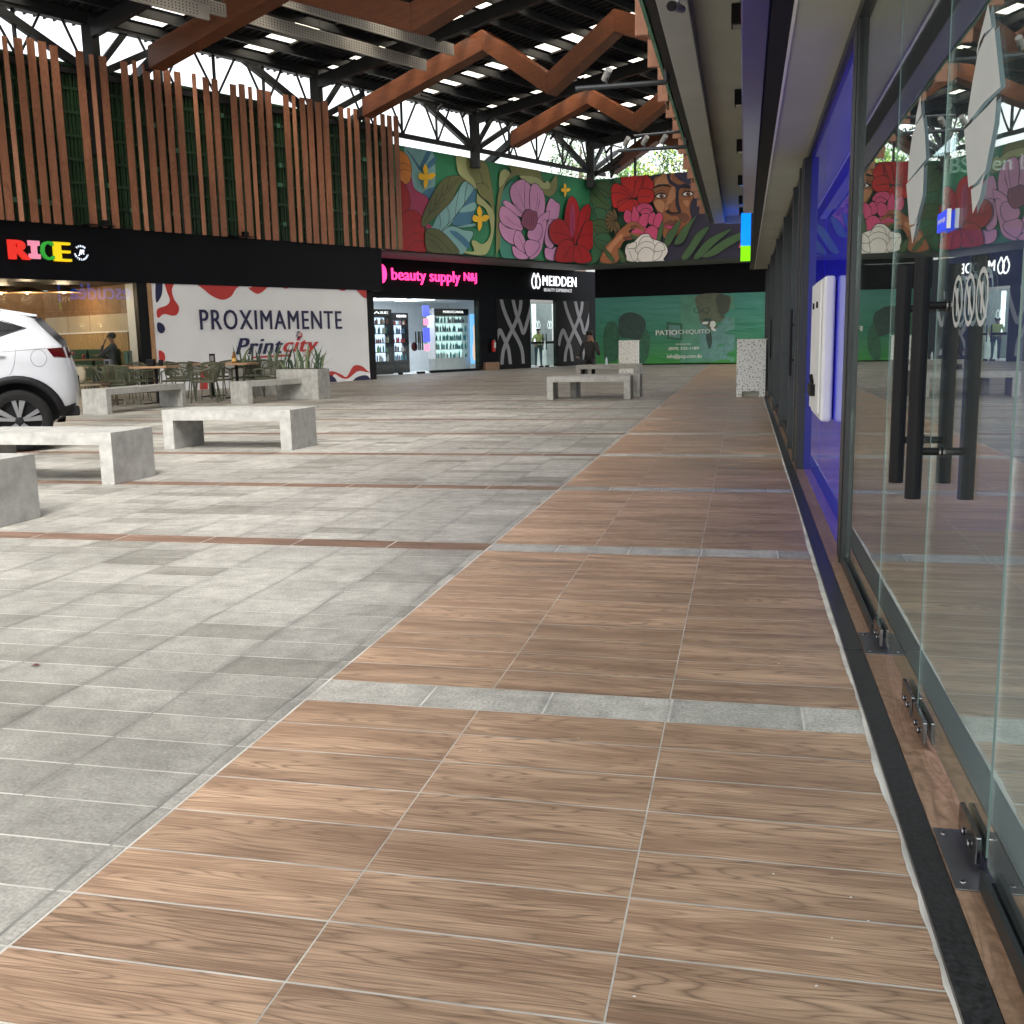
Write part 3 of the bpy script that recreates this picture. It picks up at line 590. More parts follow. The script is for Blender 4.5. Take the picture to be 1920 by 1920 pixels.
# signs on the left fascia
b=MB(); d=.0
for ch,x0,x1,yt,yb,c in (('R',12,52,450,486,(.75,.03,.02)),('I',50.5,74,451,486,(.8,.28,.42)),('C',73,97,452,487,(.03,.35,.04)),('E',97,129,454,489.5,(.85,.65,.01))):
    if ch=='I':
        a0,zt=LW.px(x0,yt);a1,zb=LW.px(x1,yb); m_=emit('letter_I',c,.16); dz=(zt-zb)*.27; da=(a1-a0)*.27
        b.wbox(LW,a0,a1,0,.09,zb,zb+dz,m_); b.wbox(LW,a0,a1,0,.09,zt-dz,zt,m_); b.wbox(LW,a0+da,a1-da,0,.088,zb+dz,zt-dz,m_); continue
    text_px(b,LW,ch,x0,yt,yb,x1,yt+1,yb+1,.0,emit('letter_'+ch,c,.16),ext=.09,bold=.03 if ch=='C' else .06)
a,z=LW.px(50.5,0,0);
text_px(b,LW,'R',-45,446,481,-8,448,483,.0,emit('letter_R',(.75,.03,.02),.16),ext=.09,bold=.075);
tag(b.build('restaurant_letters'),'raised red pink green and yellow letters reading RICE on black fascia','sign')
b=MB(); ew=emit('cool_white_glow',(.75,.85,1),.6); a,z=LW.px(152,474,.03); _,z2=LW.px(152,459,.03); r=z2-z
def arc_text(b,txt,a,z,r,t0,t1,h,flip=False):
    for i,ch in enumerate(txt):
        t=R_(t0+(t1-t0)*i/(len(txt)-1)); cu=bpy.data.curves.new('t','FONT'); cu.body=ch; cu.offset=.02; cu.resolution_u=2; o=bpy.data.objects.new('t',cu); scn.collection.objects.link(o)
        me=bpy.data.meshes.new_from_object(o.evaluated_get(bpy.context.evaluated_depsgraph_get())); xs=[v.co.x for v in me.vertices]; cx=(min(xs)+max(xs))/2; ro=t-math.pi/2+(math.pi if flip else 0)
        vs=[]
        for v in me.vertices:
            x,y=(v.co.x-cx)*h,(v.co.y-.35)*h; vs.append(LW.at(a+r*math.cos(t)+x*math.cos(ro)-y*math.sin(ro),.035,z+r*math.sin(t)+x*math.sin(ro)+y*math.cos(ro)))
        b.add(vs,[tuple(p.vertices) for p in me.polygons],ew); bpy.data.objects.remove(o); bpy.data.meshes.remove(me)
b.tube([LW.at(a,0,z),LW.at(a,.03,z)],r*1.02,M_black,24)
arc_text(b,'SABOR',a,z,r*.84,130,50,r*.34); arc_text(b,'ARTESANAL',a,z,r*.84,195,345,r*.34,True); text_mb(b,LW,'JR',a-r*.42,a+r*.42,z-r*.38,z+r*.38,.035,ew,ext=.005,bold=.02,shear=.3)
tag(b.build('round_logo_sign'),'round glowing white emblem on the black fascia beside the RICE letters','sign')
for i,(x,y,lab) in enumerate(((200,426,'above the round emblem'),(462,444,'above the middle of the hoarding'))):
    a,z=LW.px(x,y,.3); D=thing('flood_lamp','small black floodlight on the fascia '+lab,'floodlight',tuple(LW.at(a,.3,4.25)),group='fascia floodlights')
    b=MB(); b.wbox(LW,a-.5,a+.25,.02,.3,4.245,4.265,M_blackm); put(b,'bracket',D); b=MB(); b.wbox(LW,a-.08,a+.08,.2,.32,4.27,4.38,M_blackm); put(b,'head',D)
# ================================================================ BACK BUILDING (beauty shops + far wall + mural)
Z_M0,Z_M1=4.25,7.66
BBd=thing('back_building','dark shop block at the end with flower mural wall above','building',tuple(CC))
b=MB(); b.wbox(MW,1.2,MW_END,-2.9,0,Z_M0,Z_M0+.06,mat('grey_soffit',(.16,.16,.15),.7)); put(b,'overhang',BBd); b=MB(); b.wbox(BW,-2.4,9,-2.9,-.001,Z_M0-.004,Z_M0+.05,mat('grey_soffit',(.16,.16,.15),.7)); put(b,'overhang',BBd)
sa=lambda x,y=620:SW.px(x,y)[0]
sdp=lambda x,d,y=620: SW.px(x,y,d)[0]
b=MB(); b.wbox(SW,-1.5,sa(1117,560)+.25,-.3,0,2.92,Z_M0-.001,M_black); b.wbox(SB,SB.px(1116,600)[0],9,-.3,0,2.92+.1,Z_M0-.001,M_black); put(b,'fascia',BBd)
# shop front pieces
s_g0,s_g1=sa(693),sa(900); s_m0,s_m1=sa(931),sa(994.5); s_d1=sa(1044); s_m3=sa(1104); s_end=sa(1117)
for q0,q1 in ((s_g1,s_m0),(s_m3,s_end+.25),(-1.5,s_g0)):
    b=MB(); b.wbox(SW,q0,q1,-.3,0,0,2.92,M_black); put(b,'wall',BBd)
b=MB(); b.wbox(SW,s_g1+.15,s_m0-.0,0,.12,0,.32,M_sill); put(b,'skirting',BBd)
M_mgrey=mat('pattern_grey',(.3,.3,.32),.6,var=.05)
def strand(b,pts,wd,ox=0,sx=1,clip=None):
    p=smooth_open(pts,5); q=[]
    for x,y in p: q.append(SW.px(900+(ox+x*sx)/6.4,470+y/6.4,.02))
    L=[];Rr=[]
    for i,(a,z) in enumerate(q):
        a0,z0=q[max(i-1,0)];a1,z1=q[min(i+1,len(q)-1)]; dx,dz=a1-a0,z1-z0; l=math.hypot(dx,dz) or 1
        L.append((a-dz/l*wd,z+dx/l*wd)); Rr.append((a+dz/l*wd,z-dx/l*wd))
    for i in range(len(q)-1):
        pl=[L[i],L[i+1],Rr[i+1],Rr[i]]; pl=[(min(max(a,clip[0]),clip[1]),min(max(z,clip[2]),clip[3])) for a,z in pl]
        b.wpoly(SW,pl,strand.d,M_mgrey)
    strand.d+=.0012
strand.d=.022
def smooth_open(p,n):
    o=[]
    for i in range(len(p)-1):
        a,b_,c,d=p[max(i-1,0)],p[i],p[i+1],p[min(i+2,len(p)-1)]
        for j in range(n):
            t=j/n; o.append(tuple(.5*(2*b_[k]+(c[k]-a[k])*t+(2*a[k]-5*b_[k]+4*c[k]-d[k])*t*t+(3*b_[k]-a[k]-3*c[k]+d[k])*t**3) for k in (0,1)))
    o.append(p[-1]); return o
for q,(x0,x1,ox,sx) in enumerate(((s_m0,s_m1,0,1),(s_d1,s_m3,775,.92))):
    D=thing('patterned_panel','black shop panel with grey crossing ribbon pattern, '+('left of the salon door','right of the salon door, behind the seated man'),'panel',tuple(SW.at(x0,0,0)),group='ribbon patterned panels') if False else thing('patterned_panel','black panel with grey crossing ribbons '+('left of the salon door' if q==0 else 'right of the salon door'),'panel',tuple(SW.at(x0,0,0)),group='ribbon patterned panels')
    b=MB(); b.wbox(SW,x0,x1,-.2,.012,0,2.92,M_blackm); put(b,'backing',D)
    b=MB(); cl=(x0+.04,x1-.01,.2,2.88)
    for st in ([(250,560),(290,720),(375,920),(460,1080),(505,1200),(520,1360)],[(390,560),(430,740),(480,870),(520,985),(570,840),(620,650)],[(490,560),(480,700),(430,850),(370,980),(310,1110),(275,1220),(262,1370)],[(180,1140),(205,1030),(240,960),(290,1060),(340,1180),(365,1370)]):
        strand(b,st,.105,ox,sx,cl)
    put(b,'ribbon_pattern',D)
# salon door room
M_whitew=mat('shop_white_wall',(.7,.72,.73),.5,var=.05)
D=thing('hair_salon','white lit salon entrance with glass double door','shop',tuple(SW.at(s_m1,0,0)))
b=MB(); b.wbox(SW,s_m1-.3,s_d1+2.9,-2.6,-2.5,0,2.9,mat('salon_grey_wall',(.2,.24,.25),.5)); b.wbox(SW,s_m1-.32,s_m1-.3,-2.5,-.21,0,2.9,M_whitew); b.wbox(SW,s_d1+2.9,s_d1+2.92,-2.5,-.21,0,2.9,M_whitew); put(b,'wall',D)
b=MB(); b.wbox(SW,s_m1-.3,s_d1+2.9,-2.5,0,-.003,.01,M_whitew); put(b,'floor',D)
b=MB(); _t=sdp(1001,-1.4); b.wbox(SW,_t,_t+.16,-1.5,-1.4,1.1,2.8,emit('tube_white',(.85,.97,1),.8)); put(b,'light_strip',D)
b=MB(); b.wbox(SW,sdp(1024,-1.6),sdp(1043,-1.6),-2.2,-1.6,.01,1.15,mat('marble',(.6,.68,.66),.3,var=.2,scale=3)); put(b,'counter',D)
b=MB(); mid=(s_m1+s_d1)/2; b.wbox(SW,s_m1+.04,mid-.01,-.03,-.015,.03,2.8,M_glassf); b.wbox(SW,mid+.01,s_d1-.04,-.03,-.015,.03,2.8,M_glassf); put(b,'glass_door',D)
b=MB()
for q in (-1,1): b.wbox(SW,mid+q*.12-.02,mid+q*.12+.02,.02,.05,.75,1.45,M_blackm); b.wbox(SW,mid+(q*.5)-.4,mid+q*.5+.4,-.005,.005,1.02,1.12,M_blackm); b.wbox(SW,mid+q*.2-.15,mid+q*.2+.15,-.02,.01,.0,.07,M_blackm)
put(b,'door_handle',D)
lg=emit('logo_pale',(.6,.7,.7),.5)
def drop_logo(b,W,a,z,h,d,m,wd):
    for sx in (-.34,.34):
        pts=[]
        for i in range(25):
            t=i/24*2*math.pi; yy=math.cos(t); rr=.42*math.sin(t)*(1 if yy<0 else (1-yy*.75)); pts.append((a+h*(sx*.62+rr*.62),z+h*.5*yy))
        for i in range(24):
            (a0,z0),(a1,z1)=pts[i],pts[i+1]; l=math.hypot(a1-a0,z1-z0) or 1; nx,nz=-(z1-z0)/l*wd,(a1-a0)/l*wd
            b.wpoly(W,[(a0+nx,z0+nz),(a1+nx,z1+nz),(a1-nx,z1-nz),(a0-nx,z0-nz)],d,m)
b=MB(); drop_logo(b,SW,mid-.4,1.85,.34,-.01,lg,.012); drop_logo(b,SW,mid+.45,1.85,.34,-.01,lg,.012); put(b,'door_logo',D)
# beauty shop room
D=thing('beauty_shop','bright white beauty shop interior behind glass','shop',tuple(SW.at(s_g0,0,0)))
sd=-4.2
b=MB(); b.wbox(SW,s_g0-.1,s_g1+4,sd-.1,sd,0,2.9,M_whitew); b.wbox(SW,s_g0-.12,s_g0-.0,sd,-.31,0,2.9,M_whitew); b.wbox(SW,s_g1+2.6,s_g1+2.72,sd,-.31,0,2.9,M_whitew); put(b,'wall',D)
b=MB(); b.wbox(SW,s_g0,s_g1+2.6,sd,0,-.003,.012,M_whitew); put(b,'floor',D)
b=MB(); b.wbox(SW,s_g0,s_g1+2.6,sd,-.3,2.9,2.93,M_whitew); put(b,'ceiling',D)
b=MB()
for q in range(3): b.wbox(SW,s_g0+.6+q*1.6,s_g0+1.5+q*1.6,-2.6,-1.2,2.86,2.895,emit('shop_light',(.85,.93,1),1.2))
put(b,'ceiling_light',D)
b=MB(); cuts=[s_g0,sa(743),sa(785),sa(824),s_g1]
for i in range(4): b.wbox(SW,cuts[i]+.01,cuts[i+1]-.01,-.03,-.018,.04,2.8,M_glassf)
put(b,'glass_pane',D)
b=MB(); b.wbox(SW,s_g0-.02,s_g0+.05,-.1,.01,0,2.92,M_blackm); b.wbox(SW,s_g1-.05,s_g1+.02,-.1,.01,0,2.92,M_blackm); b.wbox(SW,s_g0,s_g1,-.1,.01,2.82,2.92,M_blackm); b.wbox(SW,sa(806),s_g1,-.1,.01,0,.1,M_blackm); b.wbox(SW,sa(745),sa(752),-.05,.02,.0,.08,M_blackm); b.wbox(SW,sa(780),sa(794),-.05,.02,.0,.08,M_blackm); put(b,'frame',D)
b=MB()
for x in (778,783,786,790): a=sa(x); b.wbox(SW,a-.02,a+.02,.02,.05,.9,1.6,M_blackm)
put(b,'door_handle',D)
b=MB(); a,z=SW.px(778,650,.02); b.tube([SW.at(a,-.012,z),SW.at(a,-.005,z)],.17,mat('maroon',(.1,.01,.02),.5),20); put(b,'round_sticker',D)
b=MB(); b.wbox(SW,sdp(757,-2.4),sdp(802,-2.4),-3.2,-2.4,.012,1.15,M_whitew); put(b,'counter',D)
b=MB(); pk=emit('neon_pink',(1,.2,.35),.6); bl=emit('screen_blue',(.08,.1,1),.5); a=sdp(793,-.6); b.wbox(SW,a,a+.35,-.6,-.57,2.2,2.6,bl); b.wbox(SW,a,a+.35,-.6,-.57,1.2,1.75,bl); b.wbox(SW,a+.05,a+.3,-.6,-.57,1.85,2.1,pk); b.wbox(SW,a+.05,a+.3,-.6,-.57,.85,1.1,pk); put(b,'neon_strip',D)
b=MB(); ad=SW.px(880,0)[0]; a0,a1=sdp(881,-.5),sdp(897,-.5); b.wbox(SW,a0,a1,-.5,-.45,.28,2.3,emit('poster_blue',(.16,.42,.85),.45)); 
fig=[(a0+.1,.5),(a0+.25,.4),(a0+.38,.8),(a0+.3,1.2),(a0+.36,1.5),(a0+.25,1.85),(a0+.14,1.75),(a0+.16,1.3),(a0+.08,.9)]; b.wpoly(SW,smooth_loop(fig),-.445,emit('poster_skin',(.75,.5,.4),.4)); put(b,'lightbox_poster',D)
# display stands with products
prod=[mat('product_%d'%i,tuple(min(.8,v*1.7) for v in c),.35,var=.1) for i,c in enumerate([(.03,.18,.2),(.35,.04,.03),(.5,.45,.35),(.05,.25,.1),(.1,.1,.12),(.6,.58,.5),(.3,.12,.06),(.02,.12,.16)])]
protos=[]
def bottle(W,a,d,z,h,m,label):
    for k,(mm,hh,o) in enumerate(protos):
        if mm is m and abs(hh-h)<.02:
            c=o.copy(); scn.collection.objects.link(c); c.location=W.at(a,d,z); return c
    b=MB(); r=.036; b.lathe((0,0,0),[(r,0),(r,h*.72),(r*.4,h*.8),(r*.45,h)],m,8); o=tag(b.build('bottle'),'small hair product bottle standing on the lit shop shelves','bottle','hair product bottles on the shop shelves'); o.location=W.at(a,d,z); protos.append((m,h,o)); return o
def stand(name,lab,a0,a1,d,zs,top,cols,white=False,txt=None,dens=.11):
    T=thing(name,lab,'display shelf',tuple(SW.at(a0,d,0))); m=M_whitew if white else M_blackm
    b=MB(); b.wbox(SW,a0,a1,d-.42,d-.38,.0,top,m); b.wbox(SW,a0,a0+.04,d-.38,d,0,top,m); b.wbox(SW,a1-.04,a1,d-.38,d,0,top,m); b.wbox(SW,a0,a1,d-.38,d,0,zs[0]-.03,m); put(b,'cabinet',T)
    for z in zs:
        b=MB(); b.wbox(SW,a0+.04,a1-.04,d-.38,d-.01,z-.025,z,m); put(b,'shelf',T)
    b=MB(); b.wbox(SW,a0+.04,a1-.04,d-.379,d-.372,zs[0],top-.3,emit('shelf_backlight',(.6,.75,1),.5) if not white else emit('shelf_backlight2',(.55,.75,.72),.35)); put(b,'back_light',T)
    b=MB(); b.wbox(SW,a0,a1,d-.4,d+.01,top-.26,top,M_blackm)
    if txt: text_mb(b,SW,txt,a0+(a1-a0)*.25,a0+(a1-a0)*.85,top-.17,top-.08,d+.012,emit('sign_white',(.9,.9,.9),.5),ext=.004,bold=.01)
    put(b,'header',T)
    for i,z in enumerate(zs):
        a=a0+.09; c=cols[i%len(cols)]
        while a<a1-.08:
            bottle(SW,a,d-random.uniform(.08,.2),z,random.choice((.16,.22,.26)),prod[random.choice(c)],''); a+=dens
stand('product_stand','black lit product shelf with ASE header at the left of the beauty shop',sdp(690,-.8),sdp(735,-.8),-.8,[.5,.85,1.2,1.55,1.9],2.45,[(2,5),(3,3),(2,6),(5,2,0),(1,6,2)],txt='ASE')
stand('product_stand','black lit product shelf with REDKEN header in the beauty shop',sdp(737,-1.5),sdp(766,-1.5),-1.5,[.5,.85,1.2,1.55,1.9],2.35,[(4,0),(4,2),(1,1),(4,7),(2,6,1)],txt='REDKEN')
stand('product_stand','white product shelf with MOROCCANOIL header full of teal bottles',sdp(815,-.6),sdp(879,-.6),-.6,[.55,.9,1.25,1.6,1.95],2.5,[(7,0,5),(0,7),(0,7),(0,7,4),(4,0)],white=True,txt='MOROCCANOIL',dens=.1)
l=bpy.data.lights.new('shop_area','AREA'); l.energy=45; l.size=3; l.color=(.9,.96,1); lo=bpy.data.objects.new('shop_lamp',l); scn.collection.objects.link(lo); lo.location=SW.at((s_g0+s_g1)/2,-1.6,2.84); lo.parent=D; lo.matrix_parent_inverse=Matrix.Translation(-D.location)
# signs
b=MB(); pn=emit('neon_pink_sign',(1,.04,.22),.75); pnw=emit('neon_pink_core',(1,.35,.55),6)
text_px(b,SW,'beauty supply',733,503,531,862,509,537,.05,pn,ext=.03,bold=.015); text_px(b,SW,'N&J',869,511,531.5,893,512,532.5,.05,pn,ext=.03,bold=.015)
a,z=SW.px(715,513,.05); _,z2=SW.px(715,495,.05); r=z2-z; b.wpoly(SW,[(a+r*.75*math.cos(t),z+r*math.sin(t)) for t in [(-math.pi/2+math.pi*i/16) for i in range(17)]],.07,pn,.03)
tag(b.build('neon_shop_sign'),'pink neon sign reading beauty supply N&J','sign')
b=MB(); wh=emit('sign_white_bright',(.95,.97,1),.6); text_px(b,SW,'MEIDDEN',1017,517,535.5,1080,520,537.5,.05,wh,ext=.03,bold=.006,spacing=1.12)
text_px(b,SW,'BEAUTY EXPERIENCE',1020,540.5,546.5,1072,542,548,.05,emit('sign_dim',(.4,.4,.42),.5),ext=.01)
a,z=SW.px(1004.8,526.5,.05); _,z2=SW.px(1004.8,512.5,.05); drop_logo(b,SW,a,z,(z2-z)*2,.06,wh,.035); tag(b.build('salon_sign'),'white lit sign reading MEIDDEN with a two drop emblem','sign')
D=thing('fire_extinguisher','red fire extinguisher on black wall between the two beauty shops','extinguisher',tuple(SW.at(sa(920),.1,.7)))
a=sa(920); b=MB(); p=SW.at(a,.13,.75); b.lathe(p,[(.07,0),(.085,.03),(.085,.38),(.03,.48)],mat('extinguisher_red',(.5,.02,.015),.35),14); put(b,'cylinder',D); b=MB(); b.wbox(SW,a-.06,a+.06,.11,.16,1.23,1.3,M_blackm); b.tube([SW.at(a+.05,.13,1.26),SW.at(a+.13,.15,1.1),SW.at(a+.1,.16,.95)],.012,M_white,6); put(b,'valve',D); b=MB(); b.wbox(SW,a-.05,a+.06,.21,.216,.9,1.12,M_white); put(b,'label_plate',D)
# ---- far wall: green banner
def banner_mat():
    m=bpy.data.materials.new('green_banner'); m.use_nodes=True; t=m.node_tree; N=t.nodes; L=t.links; bb=N['Principled BSDF']; bb.inputs['Roughness'].default_value=.38
    tc=N.new('ShaderNodeTexCoord'); sp=N.new('ShaderNodeSeparateXYZ'); L.new(tc.outputs['Object'],sp.inputs[0]); mr=N.new('ShaderNodeMapRange'); mr.inputs[1].default_value=0; mr.inputs[2].default_value=2.6; L.new(sp.outputs['Z'],mr.inputs[0])
    r=N.new('ShaderNodeValToRGB'); e=r.color_ramp.elements; e[0].color=(.045,.3,.05,1); e[1].color=(.08,.34,.27,1); x=e.new(.45); x.color=(.045,.26,.15,1); L.new(mr.outputs[0],r.inputs[0]); L.new(r.outputs[0],bb.inputs['Base Color'])
    mp=N.new('ShaderNodeMapping'); mp.inputs['Rotation'].default_value=(0,.5,0); mp.inputs['Scale'].default_value=(.35,.35,2.4); L.new(tc.outputs['Object'],mp.inputs[0]); n=N.new('ShaderNodeTexNoise'); n.inputs['Scale'].default_value=1.1; n.inputs['Detail'].default_value=2; n.inputs['Distortion'].default_value=1.2; L.new(mp.outputs[0],n.inputs['Vector'])
    bp=N.new('ShaderNodeBump'); bp.inputs['Strength'].default_value=.8; bp.inputs['Distance'].default_value=.12; L.new(n.outputs[0],bp.inputs['Height']); L.new(bp.outputs[0],bb.inputs['Normal']); return m
M_ban=banner_mat()
sb=lambda x,y=620:SB.px(x,y)[0]
b=MB(); b.wbox(SB,sb(1116),9,-.3,-.03,0,3.02,M_black); put(b,'far_wall',BBd)
D=thing('green_banner','creased green advertising banner reading PATIOCHIQUITO covering the end shop','banner',tuple(SB.at(sb(1117),0,.02)))
a0,a1=sb(1117),sb(1440)+.6
b=MB(); nx=70;nz=16
for i in range(nx+1):
    for j in range(nz+1):
        a=a0+(a1-a0)*i/nx; z=.05+2.95*j/nz; t=max(0,(a-sb(1290))/(a1-sb(1290))); wr=.1*t*math.sin(z*4+a*2.2)+.05*t*math.sin(z*11-a*3)+.03*t*math.sin(z*19+a)
        b.v.append(tuple(SB.at(a,.03+abs(wr)*.7,z-.0)))
for i in range(nx):
    for j in range(nz): q=i*(nz+1)+j; b.f.append((q,q+nz+1,q+nz+2,q+1)); b.m.append(0)
b.mats=[M_ban]; put(b,'sheet',D,smooth=True)
b=MB(); dd=[.05]
def bp_(pts,m,sm=True,dd=dd):
    p=smooth_loop(pts,4) if sm else pts; b.wpoly(SB,[SB.px(1100+x/5.053,470+y/5.053,.06) for x,y in p],dd[0],m); dd[0]+=.0012
M_sil=mat('print_dark',(.03,.075,.06),.4,var=.3); M_sil2=mat('print_dark_green',(.03,.14,.075),.4,var=.3); M_lt=mat('print_teal',(.12,.3,.27),.4,var=.2); M_sk=mat('print_olive_skin',(.11,.14,.08),.4,var=.2); M_lt2=mat('print_pale',(.8,.85,.8),.45,var=.05)
bp_([(170,1040),(160,800),(185,700),(240,668),(285,700),(310,830),(300,1000),(260,1050)],M_sil2); bp_([(300,740),(310,640),(370,590),(460,590),(540,640),(560,720),(530,800),(500,860),(400,830),(320,820)],M_sil)
bp_([(500,860),(560,740),(590,800),(600,900),(560,1050),(480,1050)],M_sil2); b.wpoly(SB,[SB.px(1100+x/5.053,470+y/5.053,.06) for x,y in ((890,425),(1405,410),(1400,1050),(890,1060))],.0505,M_lt2 if False else mat('print_green2',(.09,.31,.2),.35,var=.2,scale=1.5)); dd[0]+=.002
bp_([(755,675),(905,690),(905,850),(760,835)],M_sil2,False); bp_([(775,700),(885,712),(885,830),(778,815)],M_lt,False)
bp_([(1045,425),(1350,420),(1340,600),(1300,700),(1180,750),(1100,720),(1060,600)],M_sk); bp_([(1230,425),(1350,425),(1340,560),(1290,640),(1240,560)],mat('print_brown',(.055,.075,.05),.4)); bp_([(1080,700),(1200,760),(1320,620),(1390,700),(1380,1000),(1100,1000)],M_lt); bp_([(1130,800),(1170,760),(1190,860),(1160,930)],M_sil)
bp_([(1090,655),(1160,640),(1190,665),(1140,668)],M_sil); bp_([(1095,680),(1150,672),(1140,695),(1105,695)],M_lt2)
for ox in (0,80): 
    for i in range(10):
        t0,t1=6.283*i/10,6.283*(i+1)/10; b.wpoly(SB,[SB.px(1100+(1050+ox+r*38*math.cos(t))/5.053,470+(565+r*30*math.sin(t))/5.053,.07) for r,t in ((1,t0),(1,t1),(.78,t1),(.78,t0))],dd[0],M_sil)
dd[0]+=.002; dk=dd[0]+.05
text_px(b,SB,'PATIO',1229.5,619.5,629,1270,618.5,628,dk,M_lt2,ext=.004,bold=.03); text_px(b,SB,'CHIQUITO',1271.5,618.5,628,1331,617,626.5,dk,M_lt2,ext=.004)
text_px(b,SB,'(809) 332-1189',1253.5,651,658,1310.5,650,657,dk,M_lt2,ext=.004,bold=.02); text_px(b,SB,'info@pcp.com.do',1250.5,664,674,1316,663,673,dk,M_lt2,ext=.004,bold=.02); text_px(b,SB,'INFORMACI\u00d3N',1267.5,643.5,647,1295.5,643,646.5,dk,M_lt2,ext=.004)
for pts in ([(1170,700),(1180,670),(1210,668),(1225,690),(1215,722),(1190,730),(1172,718)],[(1178,732),(1200,730),(1225,745),(1222,762),(1195,758)]): b.wpoly(SB,[SB.px(1100+x/5.053,470+y/5.053,.07) for x,y in smooth_loop(pts)],dk,M_lt2)
put(b,'printed_picture',D)
# ---- mural
def paint(n,c): return mat('paint_'+n,tuple(min(.85,v*1.3) for v in c),.6,var=.1,scale=1.3)
K=dict(bg=paint('green',(.02,.17,.075)),bg2=paint('deep_green',(.02,.085,.05)),bg3=paint('leaf_green',(.03,.12,.06)),dk=paint('outline',(.008,.01,.012)),teal=paint('pale_blue',(.16,.33,.34)),blue=paint('blue',(.04,.14,.23)),ol=paint('olive',(.085,.095,.035)),ol2=paint('olive_light',(.16,.17,.06)),cr=paint('cream_green',(.3,.33,.15)),org=paint('orange',(.5,.17,.03)),mag=paint('magenta',(.3,.03,.09)),red=paint('red',(.3,.008,.012)),red2=paint('bright_red',(.42,.015,.015)),lil=paint('lilac',(.48,.22,.4)),lilc=paint('plum',(.2,.05,.1)),yel=paint('yellow',(.75,.38,.01)),skin=paint('brown_skin',(.27,.105,.045)),skin2=paint('light_skin',(.42,.2,.1)),skin3=paint('dark_skin',(.13,.05,.03)),hair=paint('night_blue',(.022,.02,.045)),hair2=paint('night_blue2',(.04,.036,.075)),pink=paint('pink',(.48,.06,.16)),wht=paint('white',(.62,.62,.6)),lip=paint('lip',(.25,.03,.07)),brn=paint('dull_brown',(.12,.085,.035)),tl=paint('teal_green',(.04,.2,.15)),gl=paint('grass_green',(.045,.1,.04)))
D=thing('flower_mural','painted wall mural of large flowers leaves and a woman\'s face','mural',tuple(CC))
b=MB(); b.wbox(MW,1.2,MW_END,-.25,0,Z_M0+.0,Z_M1,K['bg']); a,z=BW.px(1420,400); b.wbox(BW,0,9,-.25,0,Z_M0,Z_M1,K['bg2']); put(b,'wall',D)
b=MB(); lay=[.006]
def clampz(q,W): return [(a if W is BW else min(a,MW_END-.002),min(max(z,Z_M0+.004),Z_M1-.004)) for a,z in q]
def shp(W,pts,m,ox,oy,sc=5.333,sm=True,ol=1.1):
    p=smooth_loop(pts,4) if sm else pts
    pp=[(ox+x/sc,oy+y/sc) for x,y in p]; cx=sum(x for x,y in pp)/len(pp);cy=sum(y for x,y in pp)/len(pp)
    if ol:
        q=[]
        for x,y in pp:
            l=math.hypot(x-cx,y-cy) or 1; q.append((x+(x-cx)/l*ol,y+(y-cy)/l*ol))
        b.wpoly(W,clampz([W.px(x,y) for x,y in q],W),lay[0],K['dk']); lay[0]+=.001
    b.wpoly(W,clampz([W.px(x,y) for x,y in pp],W),lay[0],K[m]); lay[0]+=.001
def m1(pts,m,**k): shp(MW,pts,m,740,250,**k)
def m2(pts,m,**k): shp(BW,pts,m,1080,250,**k)
def line(W,pts,ox,oy,wd=.8,sc=5.333,m='dk'):
    p=smooth_open([(ox+x/sc,oy+y/sc) for x,y in pts],4); L=[];Rr=[]
    for i,(x,y) in enumerate(p):
        x0,y0=p[max(i-1,0)];x1,y1=p[min(i+1,len(p)-1)];l=math.hypot(x1-x0,y1-y0) or 1; nx,ny=-(y1-y0)/l*wd/2,(x1-x0)/l*wd/2
        L.append(W.px(x+nx,y+ny));Rr.append(W.px(x-nx,y-ny))
    for i in range(len(p)-1): b.wpoly(W,clampz([L[i],L[i+1],Rr[i+1],Rr[i]],W),lay[0],K[m])
    lay[0]+=.001
def l1(*pts,**k): line(MW,pts,740,250,**k)
def l2(*pts,**k): line(BW,pts,1080,250,**k)
m1([(120,120),(350,150),(405,330),(385,560),(240,620),(150,450),(100,220)],'teal',ol=.5); m1([(250,330),(345,130),(360,200),(270,360)],'blue',ol=0); m1([(280,600),(390,540),(430,600),(330,680)],'blue',ol=.4); m1([(300,340),(400,230),(405,300),(310,370)],'blue',ol=0); m1([(240,360),(120,160),(150,200),(250,340)],'blue',ol=0)
l1((250,360),(180,240),(110,170)); l1((260,360),(330,420),(400,400))
m1([(100,520),(160,430),(200,560),(320,640),(342,720),(310,800),(230,850),(150,800),(105,700)],'mag'); m1([(20,190),(110,210),(160,330),(150,470),(90,510),(20,450)],'org'); l1((40,300),(100,300),(150,340)); l1((40,380),(100,360),(155,380)); m1([(20,490),(110,530),(150,700),(90,820),(20,840)],'red'); m1([(60,860),(110,780),(180,770),(260,830),(300,980),(322,1080),(290,1200),(60,1200)],'red'); l1((90,1000),(180,900),(250,880)); l1((90,1060),(200,1000),(300,1010)); l1((120,1160),(200,1080),(310,1080))
m1([(300,900),(340,910),(370,940),(320,960)],'mag',ol=0)
m1([(380,920),(440,800),(590,640),(640,560),(700,480),(812,520),(795,600),(700,700),(620,820),(540,920),(470,990),(360,950)],'teal'); m1([(805,545),(795,720),(780,870),(700,920),(570,910),(620,800),(700,700)],'blue',ol=.5); m1([(680,740),(795,690),(795,770),(640,790)],'teal',ol=0); m1([(700,920),(790,900),(790,930),(600,940)],'teal',ol=0); l1((810,530),(700,690),(600,830),(450,985)); l1((640,560),(610,700),(600,830)); l1((520,740),(540,830),(520,930)); l1((440,800),(450,900),(440,980)); l1((720,500),(700,600),(690,700))
